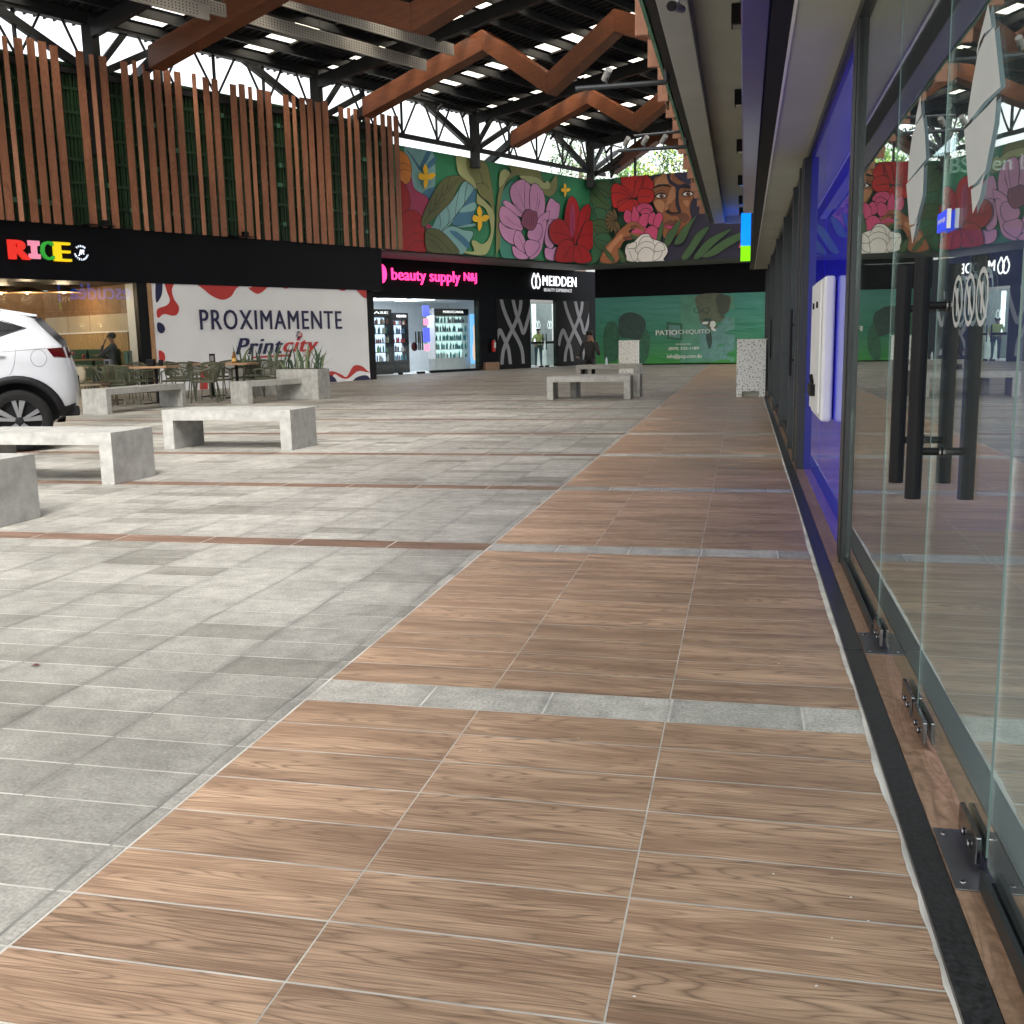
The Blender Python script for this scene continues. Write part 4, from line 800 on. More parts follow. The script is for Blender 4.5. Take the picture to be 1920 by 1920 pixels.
m1([(460,1000),(560,930),(680,970),(775,990),(740,1090),(690,1195),(620,1195),(540,1070)],'teal'); m1([(540,980),(620,990),(735,1090),(720,1150),(640,1080)],'blue',ol=0)
m1([(258,880),(300,760),(370,620),(430,520),(500,450),(600,425),(700,440),(790,500),(690,480),(620,540),(570,660),(440,800),(350,880),(280,935)],'ol'); l1((280,900),(400,720),(520,540),(640,450)); 
for x,y in ((330,800),(390,720),(450,630),(510,560)): l1((x,y),(x+50,y-20),(x+100,y-70)); l1((x,y),(x+10,y-60),(x+30,y-120))
m1([(300,985),(400,958),(520,1040),(630,1200),(340,1200)],'ol'); l1((310,990),(430,1060),(560,1195)); l1((330,1060),(400,1100),(480,1195))
m1([(610,215),(720,240),(740,400),(800,500),(812,600),(900,690),(975,780),(985,900),(960,1080),(890,1215),(700,1200),(690,1180),(780,1180),(757,1090),(790,1072),(860,1110),(925,1060),(950,950),(900,760),(812,700),(800,560),(640,420),(610,330)],'cr',ol=.6); m1([(720,240),(880,265),(950,480),(982,780),(930,690),(840,620),(790,480),(720,380)],'ol2',ol=.6); l1((720,350),(800,340),(850,420),(870,520)); l1((800,510),(880,500),(930,560))
m1([(1040,1000),(1040,700),(1080,560),(1170,480),(1150,700),(1160,1100),(1220,1250),(1060,1240)],'tl',ol=.4)
m1([(1000,1215),(1010,720),(1050,520),(1150,400),(1130,320),(1300,340),(1425,375),(1480,490),(1540,500),(1600,420),(1612,540),(1560,625),(1480,610),(1400,480),(1280,425),(1180,430),(1090,520),(1045,720),(1045,1100),(1010,1190)],'ol2',ol=.6); m1([(1030,530),(1040,400),(1090,362),(1140,400),(1100,470),(1050,535)],'cr',ol=.5); m1([(1230,430),(1400,440),(1480,500),(1510,475),(1540,510),(1530,555),(1460,555),(1370,520)],'cr',ol=.5)
for p in ([(1500,780),(1530,670),(1560,655),(1600,690),(1632,710),(1635,770),(1610,860),(1540,900)],[(1490,1100),(1500,960),(1530,870),(1590,880),(1600,1000),(1560,1150)],[(1490,1150),(1560,1160),(1600,1140),(1590,1265),(1500,1250)]): m1(p,'lil')
for p in ([(1070,700),(1100,675),(1170,720),(1260,800),(1270,840),(1160,800)],[(1030,820),(1045,745),(1080,735),(1160,790),(1240,870),(1260,970),(1150,950),(1060,900)],[(1260,800),(1170,700),(1138,600),(1160,520),(1240,468),(1290,480),(1310,600),(1310,800)],[(1290,780),(1285,600),(1290,490),(1340,530),(1350,650),(1345,780)],[(1340,790),(1335,620),(1350,530),(1390,505),(1440,560),(1440,700),(1400,830)],[(1400,840),(1430,700),(1440,560),(1475,620),(1485,740),(1450,860)],[(1180,1115),(1080,1060),(1030,960),(1035,890),(1110,950),(1250,980),(1200,1050)],[(1400,900),(1440,830),(1520,780),(1528,810),(1500,880),(1440,930)],[(1410,1090),(1430,1000),(1460,890),(1490,870),(1498,920),(1470,1060),(1440,1180),(1390,1240),(1330,1250)],[(1180,1020),(1200,975),(1250,1000),(1290,1100),(1280,1195),(1200,1140),(1172,1080)],[(1310,1030),(1330,960),(1420,905),(1455,960),(1430,1060),(1370,1090)],[(1158,1130),(1220,1165),(1320,1240),(1240,1262),(1175,1220)],[(1275,1130),(1310,1070),(1390,1080),(1430,1110),(1400,1180),(1320,1235)]): m1(p,'lil')
for q in ([(1180,700),(1230,760),(1280,800)],[(1330,560),(1330,680),(1335,780)],[(1220,600),(1260,700),(1300,800)],[(1410,600),(1400,700),(1380,800)],[(1080,830),(1160,900),(1250,950)],[(1210,1020),(1240,1080),(1270,1180)]): l1(*q,wd=.5)
m1([(1258,830),(1280,790),(1310,765),(1370,785),(1400,800),(1398,900),(1355,968),(1290,950),(1252,910)],'lilc'); 
for i in range(5): l1((1275+i*25,800),(1280+i*22,860),(1275+i*22,930),wd=.5)
for cx,cy in ((290,430),(830,850),(1682,568)):
    s=1 if cx<1000 else .55
    for pts in ([(0,0),(-30,-60),(-10,-120),(20,-60)],[(0,0),(-60,-30),(-75,20),(-30,40)],[(0,0),(50,-30),(95,-15),(60,30),(10,30)],[(0,10),(20,60),(-10,130),(-25,60)]): m1([(cx+x*s,cy+y*s) for x,y in pts],'yel',ol=0)
def f1(pts,m,**k): shp(MW,pts,m,0,0,sc=1,**k)
for p in ([(1056,440),(1054,410),(1058,385),(1065,369),(1076,377),(1082,402),(1079,440),(1072,460)],[(1078,455),(1080,410),(1088,390),(1099,384),(1102,400),(1094,430)],[(1068,455),(1050,462),(1033,455),(1025,438),(1029,420),(1043,411),(1058,422)],[(1078,458),(1085,430),(1098,414),(1109,422),(1109,450),(1104,466),(1092,470)],[(1038,490),(1040,467),(1050,452),(1068,453),(1074,470),(1072,490)],[(1072,491),(1073,462),(1086,462),(1100,474),(1102,491)]): f1(p,'red' )
f1([(1064,440),(1063,400),(1068,382),(1073,400),(1071,440)],'mag',ol=0)
for q in ([(1071,455),(1068,420),(1066,385)],[(1071,455),(1055,440),(1032,436)],[(1072,455),(1090,440),(1106,440)],[(1071,457),(1060,470),(1052,488)],[(1074,458),(1082,472),(1086,490)],[(1078,450),(1088,425),(1097,395)]): line(MW,q,0,0,wd=.7,sc=1)
# far wall half
m2([(-10,160),(160,165),(350,400),(340,1000),(200,1300),(-10,1290)],'bg3',ol=0)
for p in ([(90,480),(140,470),(260,600),(355,755),(230,750),(150,650)],[(215,510),(300,490),(380,520),(370,620),(330,650),(260,600)],[(200,330),(300,400),(350,520),(250,420)],[(100,600),(160,680),(200,900),(130,760)],[(200,760),(300,770),(310,860),(240,880)],[(170,920),(220,870),(300,880),(350,980),(240,1010)],[(200,1040),(300,1000),(370,1060),(330,1180),(230,1150)],[(380,440),(460,430),(480,520),(420,510)]): m2(p,'gl' if p[0][0]%20 else 'bg3')
for q in ([(100,480),(200,620),(340,740)],[(110,600),(150,700),(190,860)],[(90,480),(60,600),(40,700)],[(120,470),(260,560),(360,620)],[(180,920),(260,930),(330,980)],[(220,1060),(290,1080),(340,1100)]): l2(*q)
for i in range(9):
    t=R_(100+i*24); c=(410,880); m2([(c[0],c[1]),(c[0]+60*math.cos(t-.35),c[1]-60*math.sin(t-.35)),(c[0]+115*math.cos(t),c[1]-130*math.sin(t)),(c[0]+60*math.cos(t+.35),c[1]-60*math.sin(t+.35))],'brn')
m2([(780,560),(770,430),(850,400),(1000,395),(1130,395),(1250,560),(1340,800),(1600,900),(1800,960),(1800,1290),(880,1290),(860,1100),(900,900)],'hair',ol=0)
m2([(800,450),(860,430),(900,395),(1010,395),(1100,470),(1180,530),(1190,620),(1150,720),(1150,800),(1160,860),(1080,960),(1000,1040),(940,1060),(880,1030),(870,900),(810,760),(770,650),(770,540)],'skin',ol=.6)
m2([(820,470),(880,420),(950,410),(960,500),(850,520),(790,560)],'skin2',ol=0); m2([(790,690),(860,670),(900,720),(870,800),(820,760)],'skin2',ol=0); m2([(960,560),(1000,550),(1010,640),(960,700),(930,760),(900,760)],'skin2',ol=0); m2([(1080,680),(1140,680),(1130,740),(1100,720)],'skin2',ol=0)
m2([(1010,800),(1100,800),(1150,850),(1100,900),(1060,880)],'skin3',ol=0); m2([(940,800),(1000,790),(1060,800),(1040,830),(960,830)],'skin3',ol=0)
m2([(915,400),(955,395),(960,470),(1040,520),(1110,505),(1170,540),(1130,555),(1050,560),(1038,640),(1045,720),(1065,790),(1030,780),(1005,700),(1012,600),(1005,545),(940,500)],'hair',ol=0); m2([(990,400),(1120,395),(1190,480),(1190,520),(1060,480)],'hair2',ol=.5); l2((1000,410),(1080,460),(1170,490)); l2((1030,400),(1110,440),(1180,460))
m2([(780,560),(830,520),(925,518),(962,545),(900,535),(840,540)],'dk',ol=0); m2([(1060,545),(1110,525),(1160,560),(1110,545)],'dk',ol=0)
for cx,cy in ((862,632),(1128,612)):
    m2([(cx-62,cy+5),(cx-30,cy-28),(cx+20,cy-32),(cx+62,cy-2),(cx+20,cy+26),(cx-30,cy+24)],'dk',ol=0); m2([(cx-48,cy+5),(cx-20,cy-16),(cx+20,cy-18),(cx+50,cy),(cx+15,cy+18),(cx-25,cy+17)],'wht',ol=0); n=10; m2([(cx+6+22*math.cos(6.28*i/n),cy+20*math.sin(6.28*i/n)) for i in range(n)],'skin3',ol=0); m2([(cx+6+10*math.cos(6.28*i/n),cy+9*math.sin(6.28*i/n)) for i in range(n)],'dk',ol=0); m2([(cx+6,cy-10),(cx+14,cy-10),(cx+12,cy-3)],'wht',ol=0,sm=False)
    l2((cx-60,cy-30),(cx,cy-58),(cx+55,cy-30))
m2([(905,790),(940,770),(960,790),(1010,800),(1050,775),(1060,795),(1030,810),(950,812)],'dk',ol=0); l2((920,745),(945,715),(955,730),(935,770),wd=1.2); l2((1000,560),(1015,640),(1020,740))
m2([(890,912),(950,870),(985,880),(1010,865),(1060,905),(1000,925),(940,925)],'skin3',ol=0); m2([(893,916),(960,925),(1060,912),(1020,960),(950,968)],'lip',ol=0); m2([(910,930),(960,932),(990,940),(950,960)],'pink',ol=0)
for p in ([(465,450),(560,425),(730,395),(700,600),(570,655),(500,570)],[(600,600),(620,480),(680,440),(700,520),(660,640)],[(720,430),(785,500),(780,560),(690,590),(690,500)],[(370,560),(390,520),(430,512),(540,570),(570,655),(450,620),(375,600)],[(378,690),(375,610),(470,610),(570,655),(520,725),(400,750)],[(560,660),(480,660),(430,720),(470,770),(560,720)],[(640,700),(650,580),(720,560),(785,590),(792,650),(750,700)],[(450,785),(440,750),(560,665),(640,700),(620,780),(530,790)]): m2(p,'red2')
for q in ([(570,655),(530,600),(470,560)],[(570,655),(600,560),(610,480)],[(570,655),(500,670),(420,700)],[(580,655),(660,640),(760,640)],[(575,660),(600,720),(590,780)],[(640,600),(670,520),(690,450)]): l2(*q,wd=1)
for p in ([(500,870),(498,810),(530,770),(600,840),(600,900),(560,930)],[(570,870),(580,790),(597,735),(640,800),(650,870),(620,920)],[(620,760),(650,720),(700,708),(760,725),(785,780),(720,800),(660,800)],[(660,800),(700,760),(750,770),(760,820),(710,840)],[(640,930),(650,860),(690,810),(740,820),(745,870),(700,950)],[(740,900),(750,830),(790,795),(820,850),(800,920)],[(790,920),(810,830),(860,800),(882,860),(860,930),(810,960)],[(570,990),(640,950),(720,950),(740,1010),(680,1040),(600,1015)],[(700,1000),(760,930),(830,960),(845,1040),(790,1085),(740,1060)]): m2(p,'pink')
m2([(265,1290),(290,1190),(320,1130),(400,1050),(440,990),(540,905),(600,893),(650,915),(700,975),(690,990),(630,960),(560,970),(555,1000),(660,1010),(672,1030),(600,1050),(560,1070),(500,1080),(460,1150),(430,1290)],'skin',ol=.8); m2([(300,1200),(400,1070),(470,1010),(480,1050),(400,1140),(340,1230)],'skin2',ol=0); m2([(500,1040),(600,1030),(570,1060),(500,1070)],'skin3',ol=0); m2([(560,940),(620,920),(670,960),(620,945),(575,960)],'skin3',ol=0)
for p in ([(260,1110),(300,1140),(400,1260),(380,1290),(320,1220)],[(440,1160),(470,1180),(520,1280),(470,1290)],[(560,1020),(620,1040),(680,1100),(640,1110)]): m2(p,'gl')
for p in ([(820,1080),(850,950),(880,880),(885,960),(860,1070)],[(900,1130),(920,1030),(990,940),(1060,870),(1030,980),(950,1120)],[(1000,1110),(1060,990),(1120,920),(1215,835),(1160,940),(1090,1090)],[(1070,1250),(1150,1120),(1230,1000),(1350,940),(1260,1080),(1140,1250)],[(1190,1250),(1300,1100),(1420,1020),(1570,965),(1400,1110),(1270,1240)],[(1280,1240),(1450,1100),(1600,1020),(1780,950),(1770,1000),(1550,1130),(1400,1225)]): m2(p,'gl')
m2([(1640,1150),(1660,1100),(1695,1080),(1690,1130)],'pink'); m2([(1690,1200),(1750,1110),(1790,1130),(1790,1210)],'pink')
m2([(512,1180),(530,1120),(600,1090),(640,1050),(680,1020),(740,1015),(780,1060),(850,1085),(910,1120),(932,1190),(890,1260),(880,1285),(560,1285),(525,1230)],'wht',ol=1.4)
for p in ([(600,1285),(560,1200),(530,1150),(590,1150),(640,1230)],[(640,1160),(660,1080),(700,1040),(760,1045),(790,1090),(720,1080)],[(620,1190),(650,1120),(720,1090),(790,1110),(820,1170),(740,1150)],[(660,1285),(640,1220),(680,1160),(740,1150),(800,1200),(790,1285)],[(790,1270),(810,1190),(880,1180),(850,1250)],[(800,1180),(840,1100),(890,1120),(900,1170)],[(530,1150),(580,1100),(620,1100),(610,1150)]): m2(p,'wht',ol=.9)
put(b,'painted_picture',D)
# ================================================================ STEEL ROOF
RF=thing('steel_roof','dark steel roof with trusses and small skylights over the plaza','roof',tuple(P0))
def rz(m): return 9.42+.075*m
b=MB(); SK=[]
M_sky=bpy.data.materials.new('skylight_panel'); M_sky.use_nodes=True; t=M_sky.node_tree; bb=t.nodes['Principled BSDF']; t.nodes.remove(bb); tl=t.nodes.new('ShaderNodeBsdfTranslucent'); tl.inputs[0].default_value=(.98,.86,.66,1); tt=t.nodes.new('ShaderNodeBsdfTransparent'); tt.inputs[0].default_value=(.95,.85,.7,1); mx=t.nodes.new('ShaderNodeMixShader'); mx.inputs[0].default_value=.5; t.links.new(tl.outputs[0],mx.inputs[1]); t.links.new(tt.outputs[0],mx.inputs[2]); t.links.new(mx.outputs[0],t.nodes['Material Output'].inputs[0])
S0,S1=-33,13.6; MM=25
sk=[(-4.0,.95),(-.95,.95),(2.75,.95),(6.4,.95),(-7.4,1),(10.2,.7),(-11,.8),(-14.5,.8),(-18,.8),(-22,.8),(-26,.8),(-30,.8)]
def in_sky(s): return [q for q in sk if abs(s-q[0])<q[1]/2]
edges=sorted([S0,S1]+[q[0]-q[1]/2 for q in sk]+[q[0]+q[1]/2 for q in sk])
def rpt(s,m,dz=0): return LW.at(s,m,rz(m)+dz)
bs=MB()
for mi in range(-1,MM):
    m0,m1_=mi*1.0,mi+1.0
    for i in range(len(edges)-1):
        s0,s1=edges[i],edges[i+1]
        if s1<-12.5 and mi>12: continue  # near bays left open out of view to let daylight onto the plaza
        hole=bool(in_sky((s0+s1)/2)) and mi>=0
        if mi>8 and hole and mi%3==0: hole=False
        if hole:
            ma,mb=m0+.12,m1_-.14
            for a_,c_ in ((m0,ma),(mb,m1_)): b.add([rpt(s0,a_),rpt(s1,a_),rpt(s1,c_),rpt(s0,c_)],[(0,1,2,3)],M_roof)
            k=6
            for j in range(k):   # corrugated translucent sheet
                sa0,sa1=s0+(s1-s0)*j/k,s0+(s1-s0)*(j+1)/k; z0=.02*(j%2); z1=.02*((j+1)%2)
                bs.add([rpt(sa0,ma,z0),rpt(sa1,ma,z1),rpt(sa1,mb,z1),rpt(sa0,mb,z0)],[(0,1,2,3)],M_sky)
        else: b.add([rpt(s0,m0),rpt(s1,m0),rpt(s1,m1_),rpt(s0,m1_)],[(0,1,2,3)],M_roof)
put(b,'roof_sheet',RF); put(bs,'skylight',RF)
b=MB()   # corrugation ribs underneath
s=S0
while s<S1:
    if not in_sky(s): b.beam(rpt(s,-1,-.03),rpt(s,MM,-.03),.05,.05,M_roof)
    s+=.25
put(b,'roof_rib',RF)
b=MB()
for mi in range(0,MM+1): b.beam(rpt(S0,mi,-.14),rpt(S1,mi,-.14),.09,.2,M_steel)
put(b,'purlin',RF)
bays=[-30.2,-23.1,-15.9,-8.8,-1.65,5.5,12.6]
b=MB()
for s in bays:
    b.beam(rpt(s,-.3,-.45),rpt(s,MM,-.45),.16,.34,M_steel)
    for k in range(4): b.beam(rpt(s,k*3+.2,-.6),rpt(s,k*3+1.7,-.25),.08,.08,M_steel)
put(b,'rafter',RF)
for s in bays:
    b=MB(); p=LW.at(s,-.1,0)
    b.box(p.x-.15,p.x+.15,p.y-.15,p.y+.15,7.3 if s>1 else 6,9.3,M_steel); put(b,'column',RF,bevel=.01)
b=MB(); d=-.1
b.beam(LW.at(S0,d,9.22),LW.at(S1,d,9.22),.2,.26,M_steel); b.beam(LW.at(S0,d,7.93),LW.at(S1,d,7.93),.14,.14,M_steel); put(b,'edge_chord',RF)
b=MB()
for s in bays:
    b.beam(LW.at(s-.05,d,7.95),LW.at(s-3.1,d,9.42),.16,.2,M_steel)
    b.beam(LW.at(s+.05,d,7.95),LW.at(s+1.9,d,8.95),.14,.17,M_steel)
    b.beam(LW.at(s+.1,d,8.1),LW.at(s+1.0,d,9.2),.12,.14,M_steel)
put(b,'diagonal_brace',RF)
b=MB()
for s in bays:
    for q in (1.9,3.55,5.2):
        if s+q<S1: b.beam(LW.at(s+q,d,7.95),LW.at(s+q,d,9.25),.07,.07,M_steel)
    for q0,q1 in ((1.2,1.9),(2.6,1.9),(2.8,3.55),(4.3,3.55),(4.5,5.2),(5.9,5.2),(1.6,2.3),(6.3,6.9)):
        if s+q0<S1: b.beam(LW.at(s+q0,d+.05,9.25),LW.at(s+q1,d+.05,7.97),.05,.05,M_steel)
put(b,'web_member',RF)
# truss turning along the far wall
b=MB()
b.beam(BW.at(-.3,.1,9.3),BW.at(7,.1,9.3),.1,.1,M_steel)
for a_ in (.9,1.9): b.tube([BW.at(a_,.15,7.66),BW.at(a_,.15,9.6)],.05,M_steel,8)
b.beam(BW.at(.1,.1,7.8),BW.at(2.6,.1,9.2),.13,.15,M_steel); b.beam(BW.at(.1,.15,7.9),BW.at(1.3,.15,8.1),.1,.12,M_steel); b.beam(BW.at(.9,.1,7.7),BW.at(.5,.1,9.3),.05,.05,M_steel); b.beam(BW.at(.9,.1,7.7),BW.at(1.5,.1,8.9),.05,.05,M_steel)
put(b,'corner_truss',RF)
# zigzag clad beams
def zig(lab,pts,core):
    x0,y0=pts[0]; a,_=LW.px(x0,y0,.5); W=Wall(LW.at(a,.5,0),-NN,-U)   # a runs towards the plaza, d towards the viewer (along -U)
    T=thing('zigzag_beam',lab,'beam',tuple(W.at(0,0,8.6)),group='zigzag wood clad beams')
    Q=[W.px(x,y) for x,y in pts]
    for i in range(len(Q)-1):
        (a0,z0),(a1,z1)=Q[i],Q[i+1]; h=.54
        b=MB(); g=.004
        b.hexa([W.at(a0+g,.0,z0-h),W.at(a1-g,.0,z1-h),W.at(a1-g,-.42,z1-h),W.at(a0+g,-.42,z0-h),W.at(a0+g,.0,z0),W.at(a1-g,.0,z1),W.at(a1-g,-.42,z1),W.at(a0+g,-.42,z0)],M_beamw); put(b,'segment',T,bevel=.008)
    if core:
        a0,z0=Q[0]; a1,z1=Q[1]; sl=(z1-z0)/(a1-a0); b=MB(); b.beam(W.at(a0,-.2,z0-.27),W.at(a0-1.6,-.2,z0-.27-sl*1.6-.35),.2,.24,M_steel); put(b,'steel_core',T)
    return T
zig('nearest zigzag wood beam cut off by the top of the picture',[(276,86),(512,-56),(769,5),(1010,-150)],True)
zig('second zigzag wood beam with its end just right of the slat screen',[(678,184),(903,55),(1025,136),(1151,16),(1196,28)],True)
zig('third zigzag wood beam above the pink flower of the mural',[(957,246),(1100,163),(1187,213),(1262,150)],True)
zig('farthest zigzag wood beam in front of the green tree',[(1146,300),(1231,237),(1285,262)],False)
# perforated baffles
def baffle(lab,s0,s1,m,z,h=.3):
    T=thing('perforated_baffle',lab,'baffle',tuple(LW.at(s0,m,z)),group='hanging perforated baffles')
    b=MB(); b.wbox(LW,s0,s1,m-.06,m,z,z+h,M_baffle)
    for i in range(int((s1-s0-.3)/.085)):
        for j in range(4):
            a=s0+.15+i*.085; zz=z+.06+j*.06; b.wpoly(LW,[(a-.014,zz-.014),(a+.014,zz-.014),(a+.014,zz+.014),(a-.014,zz+.014)],m+.002,M_hole)
    put(b,'panel',T)
    b=MB()
    for s in (s0+.6,(s0+s1)/2,s1-.6): b.tube([LW.at(s,m-.03,z+h),LW.at(s,m-.03,rz(m)-.1)],.006,M_steel,4)
    put(b,'hanger',T)
baffle('lower long grey perforated baffle ending over the second zigzag beam',-8.6,-1,3.93,8.73)
baffle('upper long grey perforated baffle ending over the second zigzag beam',-8.6,-1,5.0,8.94)
baffle('grey perforated baffle at the upper left over the nearest zigzag beam',-16,-9,5.25,8.11)
baffle('short end of a grey perforated baffle at the top edge',-16,-9,6.4,8.3)
# track lights
TR=thing('track_light_rail','dark track rail with six small spotlights above the mural','lighting',tuple(LW.at(6,1,8.9)))
pa=LW.px(790,188,.6); pb=LW.px(1190,285,.6)
A=LW.at(pa[0],.6,9.12); Bq=LW.at(pb[0]-1,.6,8.95)
b=MB(); b.tube([A,Bq],.035,M_steel,6); put(b,'rail',TR)
for i in range(9):
    p=A.lerp(Bq,(i+.7)/9.5); b=MB(); b.tube([p,p+Vector((0,0,-.14))],.012,M_steel,5); b.tube([p+Vector((.09,0,-.14)),p+Vector((-.08,-.05,-.36))],.05,M_steel,8); put(b,'spot_head',TR)
# ================================================================ TREES beyond the far wall
def tree(name,lab,base,h,cr,n,cols,leaf=.3,sq=1,cz=None,seed=1):
    rd=random.Random(seed); T=thing(name,lab,'tree',base)
    b=MB(); bk=mat('bark',(.1,.07,.05),.9,var=.3); b.tube([(0,0,0),(.1,.1,h*.35),(0,.2,h*.6),(.1,0,h*.85)],[.3,.22,.15,.05],bk,8)
    for i in range(9):
        t=rd.uniform(0,6.28); z=h*rd.uniform(.4,.75); b.tube([(0,.1,z),(math.cos(t)*cr*.4,math.sin(t)*cr*.4,z+cr*.3),(math.cos(t)*cr*.75,math.sin(t)*cr*.75,z+cr*.55)],[.1,.06,.02],bk,5)
    b.build('trunk',T)
    b=MB(); cl=[]
    for i in range(38):
        v=Vector((rd.gauss(0,1),rd.gauss(0,1),rd.gauss(0,1))).normalized()*rd.uniform(.35,1)*cr; v.z*=sq; cl.append((v+Vector((0,0,cz or h*.72)),rd.uniform(.22,.42)*cr,rd.choice(cols)))
    for i in range(n):
        c,r,m=cl[i%len(cl)]; v=Vector((rd.gauss(0,1),rd.gauss(0,1),rd.gauss(0,.8))).normalized()*r*rd.uniform(.5,1.05)+c
        d1=Vector((rd.gauss(0,1),rd.gauss(0,1),rd.gauss(0,1))).normalized()*leaf*rd.uniform(.5,1); d2=d1.orthogonal().normalized()*leaf*.35
        b.add([v-d1*.5,v+d2*.5,v+d1*.5,v-d2*.5],[(0,1,2,3)],m if rd.random()<.8 else rd.choice(cols))
    b.build('crown',T); return T
def leafm(n,c):
    m=mat(n,c,.55,var=.3,scale=.6); t=m.node_tree; return m
LG=[leafm('leaf_yellow_green',(.17,.24,.03)),leafm('leaf_green',(.07,.16,.025)),leafm('leaf_dark',(.03,.08,.02)),leafm('leaf_bright',(.26,.34,.06))]
g=BW.at(0,0,0)
p=PY(1262,330,58); tree('broadleaf_tree','bright green leafy tree behind the far mural wall',(p.x,58,0),p.z+.8,3.9,9000,LG,.34,.75,p.z-1.4,3)
p=PY(1200,335,60); tree('broadleaf_tree','lower light green bush crown left of the bright green tree',(p.x+.4,60,0),p.z+1,2.0,3500,[LG[0],LG[3],LG[1]],.3,.5,p.z-.7,5)
p=PY(1085,260,56); tree('slender_tree','thin leaved pale tree seen through the roof truss',(p.x,56,0),p.z+1.6,2.5,1300,[LG[2],leafm('leaf_grey',(.12,.15,.07))],.3,1.5,p.z-.5,9)
# ================================================================ CONCRETE BENCHES
def bench(lab,x0,y0,ang,L=1.63,Wd=.62,t=.13,h=.46):
    T=thing('concrete_bench',lab,'bench',(x0,y0,0),ang,group='grey concrete benches on the plaza')
    b=MB(); b.box(t,L-t,0,Wd,h-t+.02,h,M_conc); b.build('seat',T)
    for a in (0,L-t): b=MB(); b.box(a,a+t,0,Wd,0,h,M_conc); b.build('leg',T,bevel=.004)
    return T
bench('concrete bench cut off by the left edge, nearest the camera',-6.52,5.61,R_(0),1.63,.62)
bench('concrete bench in front of the white car, second from the camera',-7.0,7.86,R_(-1),1.63,.63,.13)
bench('concrete bench standing alone in front of the dining chairs',-6.64,10.70,R_(-2.5),1.66,.64,.14)
e=Vector((.15,2.5,0)); 
def bench_pts(lab,c,q,Lw,Wd):
    d=(Vector(q)-Vector(c)); ang=math.atan2(d.y,d.x); return bench(lab,c[0],c[1],ang,d.length,Wd)
bench_pts('concrete bench before the dining tables, beside the white car',(-11.28,16.42,0),(-11.05,18.75,0),2.4,.55)
bench_pts('concrete bench in front of the concrete planters',(-9.94,19.25,0),(-9.3,20.95,0),2,.52)
bench('front concrete bench of the far pair near the speckled pedestals',-3.81,19.93,R_(1),1.66,.62)
bench('concrete bench directly behind the front one of the far pair',-3.45,20.62,R_(1),1.42,.6)
bench('far concrete bench on which the black bottle stands before the seated man',-4.6,28.45,R_(2),1.75,.62)
bench('farthest concrete bench where the man in black sits',-4.55,29.17,R_(2),1.7,.6)
# speckled pedestals
M_speckle=mat('speckled_white',(.62,.63,.6),.6,var=.05); t=M_speckle.node_tree; N=t.nodes
vo=N.new('ShaderNodeTexNoise'); vo.inputs['Scale'].default_value=30; vo.inputs['Detail'].default_value=2; tc=N.new('ShaderNodeTexCoord'); t.links.new(tc.outputs['Object'],vo.inputs['Vector'])
rp=N.new('ShaderNodeValToRGB'); rp.color_ramp.elements[0].position=.36; rp.color_ramp.elements[0].color=(.12,.13,.11,1); rp.color_ramp.elements[1].position=.44; rp.color_ramp.elements[1].color=(.8,.81,.78,1); t.links.new(vo.outputs[0],rp.inputs[0]); t.links.new(rp.outputs[0],N['Principled BSDF'].inputs['Base Color'])
def pedestal(lab,x,y,w_,h,dep,rz_=0):
    T=thing('speckled_pedestal',lab,'pedestal',(x,y,0),rz_,group='white speckled terrazzo pedestals')
    b=MB(); b.box(0,w_,0,dep,.11,h-.02,M_speckle); b.box(0,w_*.19,0,dep,0,.11,M_speckle); b.box(w_*.79,w_,0,dep,0,.11,M_speckle); b.build('body',T)
    b=MB(); b.box(-.015,w_+.03,-.012,dep+.012,h-.0195,h,M_speckle); b.build('top',T)
    b=MB(); b.box(w_*.2,w_*.78,.1,dep-.02,.0,.1,M_greyb); b.build('foot_recess',T)
pedestal('tall white speckled pedestal beside the glass shop front',-.13,20.5,.55,1.12,.5,R_(-1)); pedestal('farther white speckled pedestal behind the bench pair',PY(1160,640,31.5).x,31.5,.58,1.12,.5)
# ================================================================ PLANTERS with snake plants
def planter(lab,s,a,w_=1.15,dep=.42,h=.62,n=26,seed=1):
    rd=random.Random(seed); T=thing('planter',lab,'planter',s,a,group='concrete planters of snake plants')
    b=MB(); b.box(0,w_,0,dep,0,h,M_conc); b.build('trough',T,bevel=.008); b=MB(); b.box(.05,w_-.05,.05,dep-.05,h+.001,h+.01,mat('soil',(.03,.02,.015),.9)); b.build('soil',T)
    P_=thing('snake_plants','upright snake plants growing in the '+lab,'plant',Vector(s),a,group='snake plants'); b=MB(); g1=mat('snake_leaf',(.05,.09,.045),.45,var=.45,scale=14); g2=mat('snake_leaf_edge',(.16,.2,.1),.5,var=.3,scale=9)
    for i in range(int(n*1.5)):
        x,y=rd.uniform(.08,w_-.08),rd.uniform(.08,dep-.08); hh=rd.uniform(.2,.58); lx,ly=rd.gauss(0,.1),rd.gauss(0,.06); t=rd.uniform(0,3.14); wv=rd.uniform(.018,.034); c,s_=math.cos(t)*wv,math.sin(t)*wv; m=g1 if rd.random()<.7 else g2; vs=[]
        for k,(f,wk) in enumerate(((0,.6),(.35,1),(.7,.8),(1,.05))):
            cx,cy,cz=x+lx*f*f*1.5,y+ly*f*f*1.5,h+hh*f; vs+=[(cx-c*wk,cy-s_*wk,cz),(cx+c*wk,cy+s_*wk,cz)]
        b.add(vs,[(0,1,3,2),(2,3,5,4),(4,5,7,6)],m)
    b.build('leaves',P_)
g=G(591,750); ang=math.atan2(U.y,U.x)
planter('right hand concrete planter',(g.x-1.0,g.y+.25,0),R_(-8),1.05,.5,.66,26,2)
